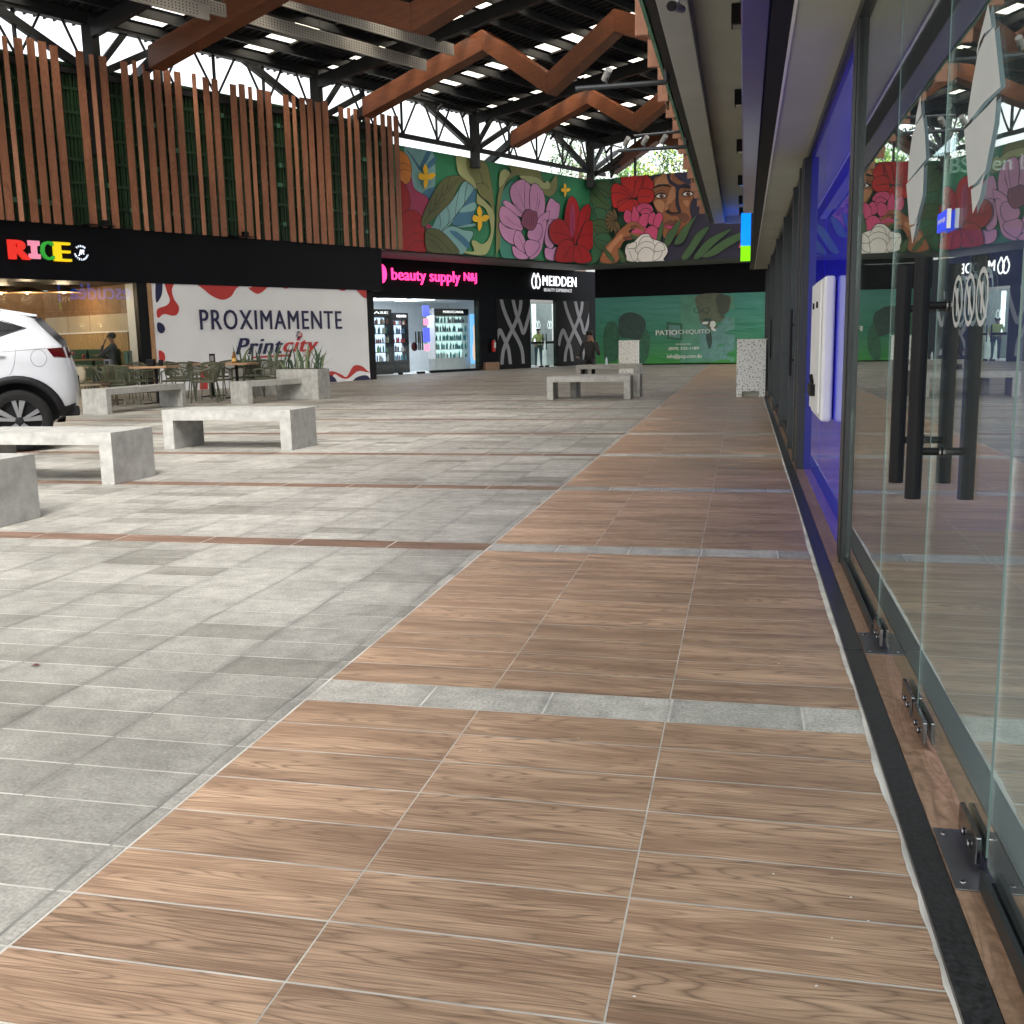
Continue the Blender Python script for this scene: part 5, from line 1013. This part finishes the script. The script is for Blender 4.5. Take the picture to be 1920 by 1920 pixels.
g=G(505,742); planter('left hand concrete planter',(g.x-1.2,g.y+.3,0),R_(-8),1.45,.5,.66,30,4)
# ================================================================ DINING SET
def make_chair(lab):
    T=thing('dining_armchair',lab,'chair',(0,0,0),0,'olive green rope armchairs of the terrace')
    b=MB(); b.box(-.25,.25,-.24,.24,.43,.47,M_olive); b.build('seat',T,bevel=.015)
    fr=mat('olive_metal',(.09,.095,.06),.45,var=.1)
    for sx in (-1,1):
        b=MB(); b.tube([(sx*.27,-.25,0),(sx*.265,-.22,.45),(sx*.27,-.2,.66)],.014,fr,8); b.build('leg',T); b=MB(); b.tube([(sx*.25,.3,0),(sx*.245,.22,.45),(sx*.25,.25,.62)],.014,fr,8); b.build('leg',T)
        b=MB(); b.tube([(sx*.27,-.22,.655),(sx*.29,-.05,.67),(sx*.28,.15,.72),(sx*.22,.28,.8)],.016,fr,8); b.build('armrest',T)
    b=MB(); pts=[]
    for i in range(15):
        t=R_(-80+160*i/14); x=.28*math.sin(t); y=.10+.22*math.cos(t); zt=.80+.04*math.cos(t)**2; pts.append((x,y,zt))
        b.tube([(x*.86,y-.02,.53),(x*1.0,y+.03,zt-.12),(x,y+.02,zt)],.0085,M_olive,5)
        if i<14:
            t2=R_(-80+160*(i+.5)/14); x=.28*math.sin(t2); y=.10+.22*math.cos(t2); b.tube([(x*.86,y-.02,.53),(x,y+.03,.70),(x,y+.02,.82)],.0075,M_olive,5)
    b.tube(pts,.02,M_olive,8); b.tube([(p[0]*.86,p[1]-.02,.53) for p in pts],.012,M_olive,6); b.build('backrest',T)
    return T
def make_table(lab,loc,rz_=0,h=.8):
    T=thing('cafe_table',lab,'table',loc,rz_,'wood topped tables of the terrace')
    b=MB(); b.box(-.4,.4,-.4,.4,h-.04,h,M_table); b.build('tabletop',T,bevel=.004); b=MB(); b.tube([(0,0,.03),(0,0,h-.041)],.035,M_blackm,10); b.build('post',T)
    b=MB()
    for a in range(4): t=R_(45+90*a); b.beam((0,0,.03),(.3*math.cos(t),.3*math.sin(t),.012),.05,.02,M_blackm)
    b.build('base',T); return T
def gp(x,y): g=G(x,y); return (g.x,g.y,0)
t1=gp(297,757); t2=gp(447,746)
c0=None
CH_=[((t1[0]-.45,t1[1]-.62),180,'chair with its back to the camera at the table holding the napkin box'),((t1[0]+.95,t1[1]+.3),-70,'chair turned sideways between the two nearest dining tables'),((t1[0]-1.1,t1[1]+.1),75,'chair left of the table holding the napkin box'),((t1[0]-.1,t1[1]+1.0),5,'chair behind the table holding the napkin box'),
((t2[0]-.1,t2[1]-.75),184,'chair with its back to the camera at the table with the amber bottle'),((t2[0]+.85,t2[1]-.1),-85,'chair right of the table with the amber bottle'),((t2[0]-.95,t2[1]+.15),100,'chair left of the table with the amber bottle'),((t2[0]+.1,t2[1]+.85),0,'chair behind the table with the amber bottle')]
for (x,y),a,lab in CH_:
    lab='olive rope arm'+lab
    if c0 is None: c0=make_chair(lab); c0.location=(x,y,0); c0.rotation_euler=(0,0,R_(a))
    else: copy_thing(c0,(x,y,0),R_(a),lab)
make_table('wood topped cafe table holding a black napkin box',t1,R_(8)); make_table('wood topped cafe table holding an amber bottle',t2,R_(8))
t3=(t1[0]-1.9,t1[1]+1.1,0); make_table('wood topped cafe table by the restaurant window with a grey napkin box',t3,R_(8))
t4=(t1[0]-.2,t1[1]+2.7,0); make_table('wood topped cafe table holding a small black menu stand',t4,R_(8))
for (x,y),a,lab in (((t3[0]+.1,t3[1]-.8),175,'olive rope armchair in front of the table by the window'),((t3[0]+.85,t3[1]+.1),-90,'olive rope armchair right of the table by the window'),((t4[0]-.85,t4[1]),95,'olive rope armchair left of the menu stand table'),((t4[0]+.9,t4[1]),-95,'olive rope armchair right of the menu stand table'),((t4[0],t4[1]+.8),0,'olive rope armchair behind the menu stand table'),((t3[0],t3[1]+.85),0,'olive rope armchair behind the table by the window')): copy_thing(c0,(x,y,0),R_(a),lab)
def shellchair(lab,x,y,a,c1):
    T=thing('shell_chair',lab,'chair',(x,y,0),a); b=MB(); b.box(-.22,.22,-.22,.22,.44,.48,c1); b.build('seat',T,bevel=.02)
    b=MB(); n=10; pts=[]
    for i in range(n+1):
        t=-1+2*i/n
        for z,k in ((.52,.6),(.62,.95),(.75,1),(.84,.7)): pts.append((.24*t*k,.24-.06*t*t,z))
    for i in range(n):
        for j in range(3): q=i*4+j; b.f.append((q,q+4,q+5,q+1)); b.m.append(0)
    b.v=pts; b.mats=[c1]; o=b.build('backrest',T,smooth=True); sm=o.modifiers.new('s','SOLIDIFY'); sm.thickness=.03
    for sx in (-1,1):
        for sy in (-1,1): b=MB(); b.tube([(sx*.22,sy*.22,0),(sx*.17,sy*.17,.44)],.014,mat('brown_leg',(.12,.06,.035),.5),6); b.build('leg',T)
g=gp(163,765); shellchair('cream shell chair just behind the white car',g[0],g[1],R_(170),mat('cream_shell',(.3,.26,.18),.6)); g=gp(203,762); shellchair('dark brown shell chair seen from the side near the car',g[0]-.1,g[1],R_(-70),mat('brown_shell',(.07,.03,.02),.5))
def napkin(lab,p,c): 
    T=thing('napkin_box',lab,'napkin box',p); b=MB(); b.box(-.09,.09,-.06,.06,0,.15,c); b.build('box',T,bevel=.025,seg=3); b=MB(); b.box(-.05,.05,-.061,-.0605,.04,.11,M_blackm); b.build('slot',T)
napkin('black napkin box on the nearest left dining table',(t1[0]-.1,t1[1],.8),M_plast); napkin('grey napkin box on the table by the window',(t3[0]+.1,t3[1]-.1,.8),mat('grey_box',(.1,.11,.13),.4))
T=thing('sauce_bottle','small dark sauce jar beside the black napkin box','jar',(t1[0]+.12,t1[1]+.02,.8)); b=MB(); b.lathe((0,0,0),[(.05,0),(.055,.1),(.04,.13)],M_plast,12); b.build('body',T)
T=thing('menu_stand','small black upright menu stand on a dining table','menu stand',(t4[0]+.15,t4[1]-.2,.8)); b=MB(); b.box(-.07,.07,-.012,.012,0,.22,M_blackm); b.build('panel',T); b=MB(); b.box(-.045,.045,-.0135,-.0125,.05,.17,mat('menu_grey',(.2,.2,.2),.5)); b.build('card',T)
T=thing('amber_bottle','amber drink bottle with pale label on the right dining table','bottle',(t2[0]-.05,t2[1],.8)); b=MB(); b.lathe((0,0,0),[(.05,0),(.05,.13),(.02,.2),(.018,.25)],mat('amber',(.25,.09,.01),.15),14); b.build('body',T); b=MB(); b.lathe((0,0,.04),[(.051,0),(.051,.07)],mat('label_yellow',(.7,.5,.15),.5),14); b.build('label_band',T)
g=Vector((-3.75,28.6,.46)); T=thing('water_bottle','clear plastic water bottle standing on the far bench','bottle',tuple(g)); b=MB(); b.lathe((0,0,0),[(.035,0),(.035,.14),(.014,.19),(.014,.22)],mat('clear_plastic',(.5,.6,.65),.1),10); b.build('body',T)
# ================================================================ CAR
def make_car():
    th=R_(52); ax=Vector((math.sin(th),math.cos(th),0))
    T=thing('parked_car','white suv parked at the left edge, seen from its rear right side','car',(-8.27,10.33,0),math.atan2(ax.y,ax.x))
    # local +x = rear, -y = side facing the camera ... y in [-1.86,0]
    lev=[(.27,.36,-3.45,.78),(.34,.44,-3.55,.84),(.41,.58,-3.6,.885),(.46,.66,-3.62,.90),(.54,.69,-3.63,.915),(.75,.705,-3.62,.93),(.9,.695,-3.5,.93),(1.0,.68,-3.2,.928),(1.09,.655,-2.7,.922),(1.16,.635,-2.45,.91),(1.22,.62,-2.3,.895),(1.25,.605,-2.24,.875),(1.30,.56,-2.16,.84),(1.36,.51,-2.06,.80),(1.42,.455,-1.95,.765),(1.48,.40,-1.85,.735),(1.54,.34,-1.72,.705),(1.59,.29,-1.58,.675),(1.63,.2,-1.42,.64),(1.66,.0,-1.25,.59),(1.685,-.3,-1.0,.48),(1.695,-.5,-.85,.3)]
    def lv(z):
        for i in range(len(lev)-1):
            if lev[i][0]<=z<=lev[i+1][0]:
                t=(z-lev[i][0])/(lev[i+1][0]-lev[i][0]); return [lev[i][k]+(lev[i+1][k]-lev[i][k])*t for k in range(1,4)]
        return list(lev[0][1:]) if z<lev[0][0] else list(lev[-1][1:])
    nexp=5.5
    def half(x,z):
        xr,xf,hw=lv(z); c=(xr+xf)/2; a=(xr-xf)/2; t=min(abs((x-c)/a),1); return hw*(1-t**nexp)**(1/nexp)
    YC=.93
    b=MB(); n=160; zs=[l[0] for l in lev]
    zz=[]
    for i in range(len(zs)-1): zz+=[zs[i],(zs[i]+zs[i+1])/2]
    zz.append(zs[-1])
    for z in zz:
        xr,xf,hw=lv(z); c=(xr+xf)/2; a=(xr-xf)/2
        for j in range(n):
            t=2*math.pi*j/n; ct,st=math.cos(t),math.sin(t); b.v.append((c+a*math.copysign(abs(ct)**(2/nexp),ct),YC+hw*math.copysign(abs(st)**(2/nexp),st),z))
    for i in range(len(zz)-1):
        for j in range(n): p=i*n+j;q=i*n+(j+1)%n; b.f.append((p,q,q+n,p+n)); b.m.append(0)
    b.f.append(tuple(range(n))[::-1]); b.m.append(1); e=(len(zz)-1)*n; b.f.append(tuple(e+j for j in range(n))); b.m.append(0)
    b.mats=[M_carw,M_plast]; body=b.build('body',T,smooth=True)
    cut=MB()
    for wx in (0,-2.72): cut.tube([(wx,-.3,.37),(wx,.36,.37)],.44,M_plast,40); cut.tube([(wx,1.5,.37),(wx,2.2,.37)],.44,M_plast,40)
    co_=cut.build('cutter'); bm_=body.modifiers.new('bo','BOOLEAN'); bm_.operation='DIFFERENCE'; bm_.object=co_; bm_.solver='EXACT'; bpy.context.view_layer.update()
    try: bm_.material_mode='TRANSFER'
    except Exception: pass
    # bake the cut
    dgx=bpy.context.evaluated_depsgraph_get()
    loc,rot=T.location.copy(),T.rotation_euler.copy(); T.location=(0,0,0); T.rotation_euler=(0,0,0); bpy.context.view_layer.update(); dgx=bpy.context.evaluated_depsgraph_get()
    me=bpy.data.meshes.new_from_object(body.evaluated_get(dgx)); body.modifiers.clear(); body.data=me; T.location=loc; T.rotation_euler=rot; bpy.data.objects.remove(co_)
    def S(x,z,o=.004,side=-1): return (x,YC+side*(half(x,z)+o),z)
    def patch(name,poly,m,o=.004,side=-1,dens=None,parent=None):
        # triangulated patch following the body side: fan rows between lower/upper polylines
        b=MB(); lo,up=poly; N_=24; K_=6
        def at(pl,t):
            f=t*(len(pl)-1); i=min(int(f),len(pl)-2); u=f-i; return (pl[i][0]+(pl[i+1][0]-pl[i][0])*u,pl[i][1]+(pl[i+1][1]-pl[i][1])*u)
        for i in range(N_+1):
            A_,B_=at(lo,i/N_),at(up,i/N_)
            for k in range(K_+1):
                x=A_[0]+(B_[0]-A_[0])*k/K_; z=A_[1]+(B_[1]-A_[1])*k/K_; b.v.append(S(x,z,o,side))
        for i in range(N_):
            for k in range(K_): q=i*(K_+1)+k; b.f.append((q,q+K_+1,q+K_+2,q+1)); b.m.append(0)
        b.mats=[m]; return b.build(name,parent or T,smooth=True)
    for side in (-1,1):
        patch('side_window',([(-2.05,1.27),(-1.0,1.29),(-.2,1.34),(.13,1.44)],[(-1.75,1.40),(-1.35,1.58),(-.3,1.6),(.13,1.45)]),M_glassc,.012,side=side)
        fr=MB(); fr.tube([S(x,z,.012,side) for x,z in ((-2.07,1.25),(-1.0,1.275),(-.2,1.325),(.16,1.44),(-.3,1.615),(-1.35,1.60))],.008,M_chrome,6); fr.build('window_trim',T)
        patch('tail_light',([(.37,1.195),(.43,1.10),(.55,1.09),(.645,1.085)],[(.37,1.20),(.47,1.205),(.57,1.213),(.63,1.20)]),M_tail,.006,side)
        for wx in (0,-2.72):
            cb=MB(); r0,r1=.44,.525
            for i in range(25):
                t=R_(-22+224*i/24) ; 
                for r in (r0,r1):
                    x,z=wx+r*math.cos(t),.37+r*math.sin(t); z=max(z,.28); cb.v.append(S(x,z,.014,side))
            for i in range(24): cb.f.append((2*i,2*i+1,2*i+3,2*i+2)); cb.m.append(0)
            cb.mats=[M_plast]; o=cb.build('arch_cladding',T,smooth=True); s_=o.modifiers.new('s','SOLIDIFY'); s_.thickness=.015; s_.offset=0
        patch('sill_cladding',([(-2.2,.28),(-.52,.28)],[(-2.2,.42),(-.52,.42)]),M_plast,.012,side)
        patch('bumper_trim',([(.435,.39),(.50,.38),(.58,.41)],[(.47,.50),(.55,.515),(.64,.54)]),M_plast,.012,side)
    ln=mat('panel_gap',(.05,.05,.055),.6)
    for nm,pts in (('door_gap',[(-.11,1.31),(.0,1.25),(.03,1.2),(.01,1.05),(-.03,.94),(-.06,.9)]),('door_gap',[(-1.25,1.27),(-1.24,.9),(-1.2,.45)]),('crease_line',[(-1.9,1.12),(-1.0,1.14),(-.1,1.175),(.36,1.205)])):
        b=MB(); p=smooth_open(pts,6); b.tube([S(x,z,.0006) for x,z in p],.0022 if nm=='door_gap' else .005,ln if nm=='door_gap' else mat('crease_shade',(.3,.31,.33),.3),5); b.build(nm,T)  # grey tube draws in the shade along the body crease
    b=MB(); b.tube([S(.27+.085*math.cos(6.2832*i/28),1.09+.1*math.sin(6.2832*i/28),.0008) for i in range(29)],.0022,ln,5); b.build('fuel_flap_outline',T)
    b=MB(); b.tube([S(-.25,1.125,.03),S(-.17,1.13,.035),S(-.09,1.125,.02)],.014,M_carw,8); b.build('door_handle',T)
    # spoiler, rear window, plate recess
    b=MB(); 
    b.hexa([(-.05,YC-.62,1.615),(.3,YC-.6,1.575),(.3,YC+.6,1.575),(-.05,YC+.62,1.615),(-.1,YC-.6,1.675),(.3,YC-.58,1.602),(.3,YC+.58,1.602),(-.1,YC+.6,1.675)],M_carw); b.build('spoiler',T,bevel=.012,smooth=False,seg=3)
    b=MB(); 
    vs=[(.60,YC-.74,1.27),(.60,YC+.74,1.27),(.33,YC+.6,1.575),(.33,YC-.6,1.575)]; b.add(vs+[(v[0]-.06,v[1],v[2]-.03) for v in vs],[(0,1,2,3),(7,6,5,4),(0,4,5,1),(1,5,6,2),(2,6,7,3),(3,7,4,0)],M_glassc); b.build('rear_window',T)
    b=MB(); b.box(.66,.712,YC-.3,YC+.3,.72,.86,M_plast); b.build('plate_recess',T); b=MB(); b.box(.5,.675,YC-.62,YC+.62,.38,.5,M_plast); b.build('rear_diffuser',T,bevel=.02)
    b=MB(); b.box(.655,.675,YC-.6,YC+.6,1.12,1.16,M_tail); b.build('rear_light_bar',T)
    # wheels
    for k,(wx,wy,s) in enumerate(((0,.02,-1),(-2.72,.02,-1),(0,1.84,1),(-2.72,1.84,1))):
        Wp=MB(); sd=-1 if s<0 else 1; r=.365
        y0=wy+.0 if sd<0 else wy; prof=[(.245,.0),(.30,-.012),(r-.02,-.006),(r,.03),(r,.19),(r-.03,.225),(.25,.22)]
        Wp.lathe((wx,wy,.365),[(a,zv) for a,zv in prof],M_tyre,40,(0,-sd,0),False); wh=Wp.build('wheel',T,smooth=True)
        rb=MB(); d=(1 if sd<0 else -1)
        rb.lathe((wx,wy+d*.012,.365),[(.24,.03),(.252,.0),(.262,0),(.262,.02)],M_alloy,40,(0,d,0),False)
        rb.lathe((wx,wy+d*.09,.365),[(.25,0),(.25,.01)],M_blackm,30,(0,d,0))
        rb.lathe((wx,wy+d*-.002,.365),[(.035,0),(.05,.012),(.05,.05)],M_blackm,20,(0,d,0))
        for q in range(5):
            for off,w0,w1 in ((-.19,.014,.034),(.19,.014,.026)):
                t=2*math.pi*q/5+off+.3; t2=t-off*.35
                p0=(math.cos(t2)*.045,math.sin(t2)*.045); p1=(math.cos(t)*.25,math.sin(t)*.25); nx,nz=-math.sin(t),math.cos(t); vs=[]
                for yy in (.0,.05):
                    vs+=[(wx+p0[0]-nx*w0,wy+d*(yy+.008),.365+p0[1]-nz*w0),(wx+p0[0]+nx*w0,wy+d*(yy+.008),.365+p0[1]+nz*w0),(wx+p1[0]+nx*w1,wy+d*(yy+.01),.365+p1[1]+nz*w1),(wx+p1[0]-nx*w1,wy+d*(yy+.01),.365+p1[1]-nz*w1)]
                rb.add(vs,[(0,1,2,3),(7,6,5,4),(0,4,5,1),(1,5,6,2),(2,6,7,3),(3,7,4,0)],M_alloy)
        o=rb.build('rim',wh)
    return T
make_car()
# ================================================================ PEOPLE
def person(lab,loc,rz_,J,E,hair=None,scale=1,cols=None,cap=None,glasses=False,group=None):
    """J name->((x,y,z),r) ; E (a,b,material) ; faces -Y"""
    bm=bmesh.new(); lay=bm.verts.layers.skin.verify(); V={}
    for k,(p,r) in J.items():
        v=bm.verts.new(p); v[lay].radius=(r,r) if not isinstance(r,tuple) else r; V[k]=v
    V['pelvis'][lay].use_root=True
    for a,b_,m in E: bm.edges.new((V[a],V[b_]))
    me=bpy.data.meshes.new('person'); bm.to_mesh(me); bm.free(); o=bpy.data.objects.new('tmp',me); scn.collection.objects.link(o)
    o.modifiers.new('s','SKIN').use_smooth_shade=True; s=o.modifiers.new('u','SUBSURF'); s.levels=2; s.render_levels=2
    bpy.context.view_layer.update(); dg=bpy.context.evaluated_depsgraph_get(); m2_=bpy.data.meshes.new_from_object(o.evaluated_get(dg)); bpy.data.objects.remove(o)
    mats=[]; 
    for a,b_,m in E:
        if m not in mats: mats.append(m)
    m2_.materials.clear()
    for m in mats: m2_.materials.append(m)
    seg=[(Vector(J[a][0]),Vector(J[b_][0]),mats.index(m)) for a,b_,m in E]
    for p in m2_.polygons:
        c=p.center; best=None
        for a,b_,mi in seg:
            d=b_-a; t=max(0,min(1,(c-a).dot(d)/max(d.length_squared,1e-9))); q=(c-(a+d*t)).length
            if best is None or q<best[0]: best=(q,mi)
        p.material_index=best[1]; p.use_smooth=True
    T=bpy.data.objects.new('person',m2_); scn.collection.objects.link(T); tag(T,lab,'person'); T.location=loc; T.rotation_euler=(0,0,rz_); T.scale=(scale,)*3
    h=Vector(J['head'][0]); f=Vector(J['nose'][0])-h; f.z=0; f.normalize(); sd=Vector((-f.y,f.x,0))
    b=MB(); b.sphere(h+Vector((0,0,.045))-f*.02,.108,hair or M_hair,14,(1,1.05,.85)); b.build('hair',T,smooth=True)
    b=MB()
    for q in (-1,1): b.sphere(h+f*.088+sd*q*.034+Vector((0,0,.01)),.011,M_blackm,6)
    b.build('eyes',T)
    b=MB(); b.tube([h+f*.09+sd*.022-Vector((0,0,.06)),h+f*.093-Vector((0,0,.06)),h+f*.09-sd*.022-Vector((0,0,.06))],.005,mat('lips',(.2,.06,.05),.5),5); b.build('mouth',T)
    b=MB()
    for q in (-1,1): b.sphere(h+sd*q*.083,.022,M_skin,8,(.5,.8,1.3))
    b.build('ears',T)
    if glasses:
        b=MB()
        for q in (-1,1): c=h+f*.105+sd*q*.036+Vector((0,0,.01)); b.tube([c+sd*.026*math.cos(6.28*i/10)+Vector((0,0,.02*math.sin(6.28*i/10))) for i in range(11)],.003,M_blackm,4); b.tube([c+sd*q*.026,h+sd*q*.085],.003,M_blackm,4)
        b.build('glasses',T)
    if cap:
        b=MB(); b.sphere(h+Vector((0,0,.065)),.112,cap,14,(1,1,.75)); b.sphere(h+Vector((0,0,.06))+f*.11,.07,cap,12,(1,1,.15)); b.build('cap',T,smooth=True)
    return T
def hand(J,E,w_,pal,fdir,sd,m,pre):
    w_,pal,fdir,sd=Vector(w_),Vector(pal),Vector(fdir).normalized(),Vector(sd).normalized(); J[pre+'palm']=(tuple(pal),(.036,.018)); E.append((pre+'wr',pre+'palm',m))
    for i,(o,l) in enumerate(((-.028,.068),(-.009,.078),(.01,.072),(.028,.056))):
        k=pre+'f%d'%i; cu=fdir.cross(sd)*.012; J[k+'a']=(tuple(pal+fdir*.045+sd*o),.0095); J[k+'b']=(tuple(pal+fdir*(.045+l*.55)+sd*o*1.1+cu*.5),.0085); J[k+'c']=(tuple(pal+fdir*(.045+l*.9)+sd*o*1.1+cu*2.2),.007); E+=[(pre+'palm',k+'a',m),(k+'a',k+'b',m),(k+'b',k+'c',m)]
    J[pre+'t1']=(tuple(pal-sd*.045+fdir*.01),.011); J[pre+'t2']=(tuple(pal-sd*.06+fdir*.045),.009); E+=[(pre+'palm',pre+'t1',m),(pre+'t1',pre+'t2',m)]
def base_seated(top,leg,shoe,sit=.46,hz=0):
    J={'pelvis':((0,0,sit+.1),.15),'waist':((0,.0,sit+.3),.14),'chest':((0,-.02,sit+.5),.165),'neckb':((0,-.01,sit+.66),.07),'neck':((0,-.02,sit+.72),.055),'head':((0,-.03,sit+.83),.09),'crown':((0,-.02,sit+.91),.075),'nose':((0,-.125,sit+.825),.014),'chin':((0,-.08,sit+.765),.045)}
    E=[('pelvis','waist',top),('waist','chest',top),('chest','neckb',top),('neckb','neck',M_skin),('neck','head',M_skin),('head','crown',M_hair),('head','nose',M_skin),('head','chin',M_skin)]
    for s,p in ((-1,'l'),(1,'r')):
        J[p+'hip']=((s*.1,-.06,sit+.07),.1); J[p+'knee']=((s*.15,-.46,sit+.06),.072); J[p+'ank']=((s*.15,-.5,.09),.048); J[p+'toe']=((s*.16,-.64,.04),.035); J[p+'heel']=((s*.15,-.47,.045),.04)
        E+=[('pelvis',p+'hip',leg),(p+'hip',p+'knee',leg),(p+'knee',p+'ank',leg),(p+'ank',p+'toe',shoe),(p+'ank',p+'heel',shoe)]
        J[p+'sh']=((s*.19,-.01,sit+.59),.075); E.append(('chest',p+'sh',top))
    return J,E
blk=mat('black_jacket',(.008,.008,.009),.7,var=.2); jean=mat('blue_jeans',(.03,.06,.1),.8,var=.2); shoe=mat('dark_shoes',(.01,.01,.01),.5); gj=mat('grey_jacket',(.05,.055,.055),.8,var=.15)
# man in black on the farthest bench: right hand to his face, left arm resting on the knee with a phone
J,E=base_seated(blk,blk,shoe)
J['rel']=((.29,-.22,.72),.052); J['rwr']=((.13,-.2,1.10),.03); E+=[('rsh','rel',blk),('rel','rwr',blk)]; hand(J,E,(.13,-.2,1.1),(.09,-.19,1.17),(-.25,.05,1),(1,0,.2),M_skin,'r')
J['lel']=((-.27,-.1,.76),.05); J['lwr']=((-.28,-.36,.66),.03); E+=[('lsh','lel',blk),('lel','lwr',blk)]; hand(J,E,(-.28,-.36,.66),(-.29,-.43,.66),(-.1,-1,.0),(1,0,0),M_skin,'l')
person('person in black jacket and cap sitting on the far bench with hand at face',(PY(1106,650,29.5).x,29.5,.0),R_(2),J,E,cap=blk)
b=MB(); b.box(-.035,.035,-.075,.075,0,.01,mat('phone_grey',(.3,.3,.32),.3)); o=tag(b.build('phone'),'small phone held by the seated person in black','phone'); o.location=(PY(1106,650,29.5).x-.29,29.03,.685)
# man inside the restaurant, in profile, looking left
_q=EW.px(212,650,.62)[0]; pm=EW.at(_q,.62,0); _r=ray(212,650); ZR=math.atan2(_r.x,-_r.y)+R_(78); J,E=base_seated(gj,gj,shoe,.52)
J['rel']=((.24,-.30,.86),.055); J['rwr']=((.08,-.24,1.14),.032); E+=[('rsh','rel',gj),('rel','rwr',gj)]; hand(J,E,(.08,-.24,1.14),(.04,-.2,1.22),(-.1,.3,1),(1,0,.2),M_skin,'r')
J['lel']=((-.26,-.2,.82),.055); J['lwr']=((-.1,-.42,.88),.032); E+=[('lsh','lel',gj),('lel','lwr',gj)]; hand(J,E,(-.1,-.42,.88),(-.06,-.48,.88),(.3,-1,0),(1,.2,0),M_skin,'l')
person('person in grey jacket and glasses sitting in the restaurant in profile',(pm.x,pm.y,.13),ZR,J,E,glasses=True,hair=mat('grey_hair',(.05,.045,.04),.7))
T=thing('restaurant_table','dark wood restaurant table in front of the person in grey','table',tuple(EW.at(_q-.85,.75,0))); b=MB(); b.box(-.55,.55,-.35,.35,.88,.92,M_brownw); b.build('tabletop',T,bevel=.005); b=MB(); b.tube([(0,0,0.013),(0,0,.88)],.04,M_blackm,10); b.build('post',T)
T=thing('restaurant_chair','green upholstered seat under the person in grey','seat',(pm.x,pm.y,0),ZR); b=MB(); b.box(-.27,.27,-.2,.3,.012,.63,mat('booth_green',(.02,.06,.035),.5)); b.build('seat',T,bevel=.02); b=MB(); b.box(-.27,.27,.3,.42,.012,1.12,mat('booth_green',(.02,.06,.035),.5)); b.build('backrest',T,bevel=.02)
for i,(dx,c,lab) in enumerate(((-.1,M_plast,'dark sauce bottle on the restaurant table'),(-.32,mat('red_can',(.3,.03,.03),.4),'small red jar on the restaurant table'))):
    T=thing('sauce_bottle',lab,'bottle',tuple(EW.at(_q-.75+dx,.9,.92))); b=MB(); b.lathe((0,0,0),[(.035,0),(.035,.14 if i==0 else .12),(.015,.2 if i==0 else .13),(.013,.26 if i==0 else .135)],c,10); b.build('body',T)
# person standing inside the salon door
yt=mat('yellow_green_shirt',(.4,.48,.15),.8); 
def base_standing(top,leg,shoe):
    J={'pelvis':((0,0,.95),.13),'waist':((0,0,1.1),.12),'chest':((0,0,1.3),.15),'neckb':((0,0,1.45),.065),'neck':((0,0,1.5),.05),'head':((0,-.01,1.6),.09),'crown':((0,0,1.68),.075),'nose':((0,-.105,1.59),.014),'chin':((0,-.05,1.53),.045)}
    E=[('pelvis','waist',top),('waist','chest',top),('chest','neckb',top),('neckb','neck',M_skin),('neck','head',M_skin),('head','crown',M_hair),('head','nose',M_skin),('head','chin',M_skin)]
    for s,p in ((-1,'l'),(1,'r')):
        J[p+'hip']=((s*.1,0,.9),.1); J[p+'knee']=((s*.11,-.02,.5),.065); J[p+'ank']=((s*.12,.02,.09),.045); J[p+'toe']=((s*.14,-.12,.035),.034); E+=[('pelvis',p+'hip',leg),(p+'hip',p+'knee',leg),(p+'knee',p+'ank',leg),(p+'ank',p+'toe',shoe)]
        J[p+'sh']=((s*.18,0,1.39),.065); J[p+'el']=((s*.25,.02,1.13),.045); J[p+'wr']=((s*.2,-.15,.97),.028); E+=[('chest',p+'sh',top),(p+'sh',p+'el',top),(p+'el',p+'wr',M_skin)]; hand(J,E,J[p+'wr'][0],(s*.17,-.2,.93),(-s*.3,-1,-.5),(s,0,0),M_skin,p)
    return J,E
J,E=base_standing(yt,jean,shoe); ps=SW.at(sdp(1009,-.9),-.9,0); person('person in yellow green shirt and jeans standing behind the salon door',(ps.x,ps.y,.012),R_(20),J,E)
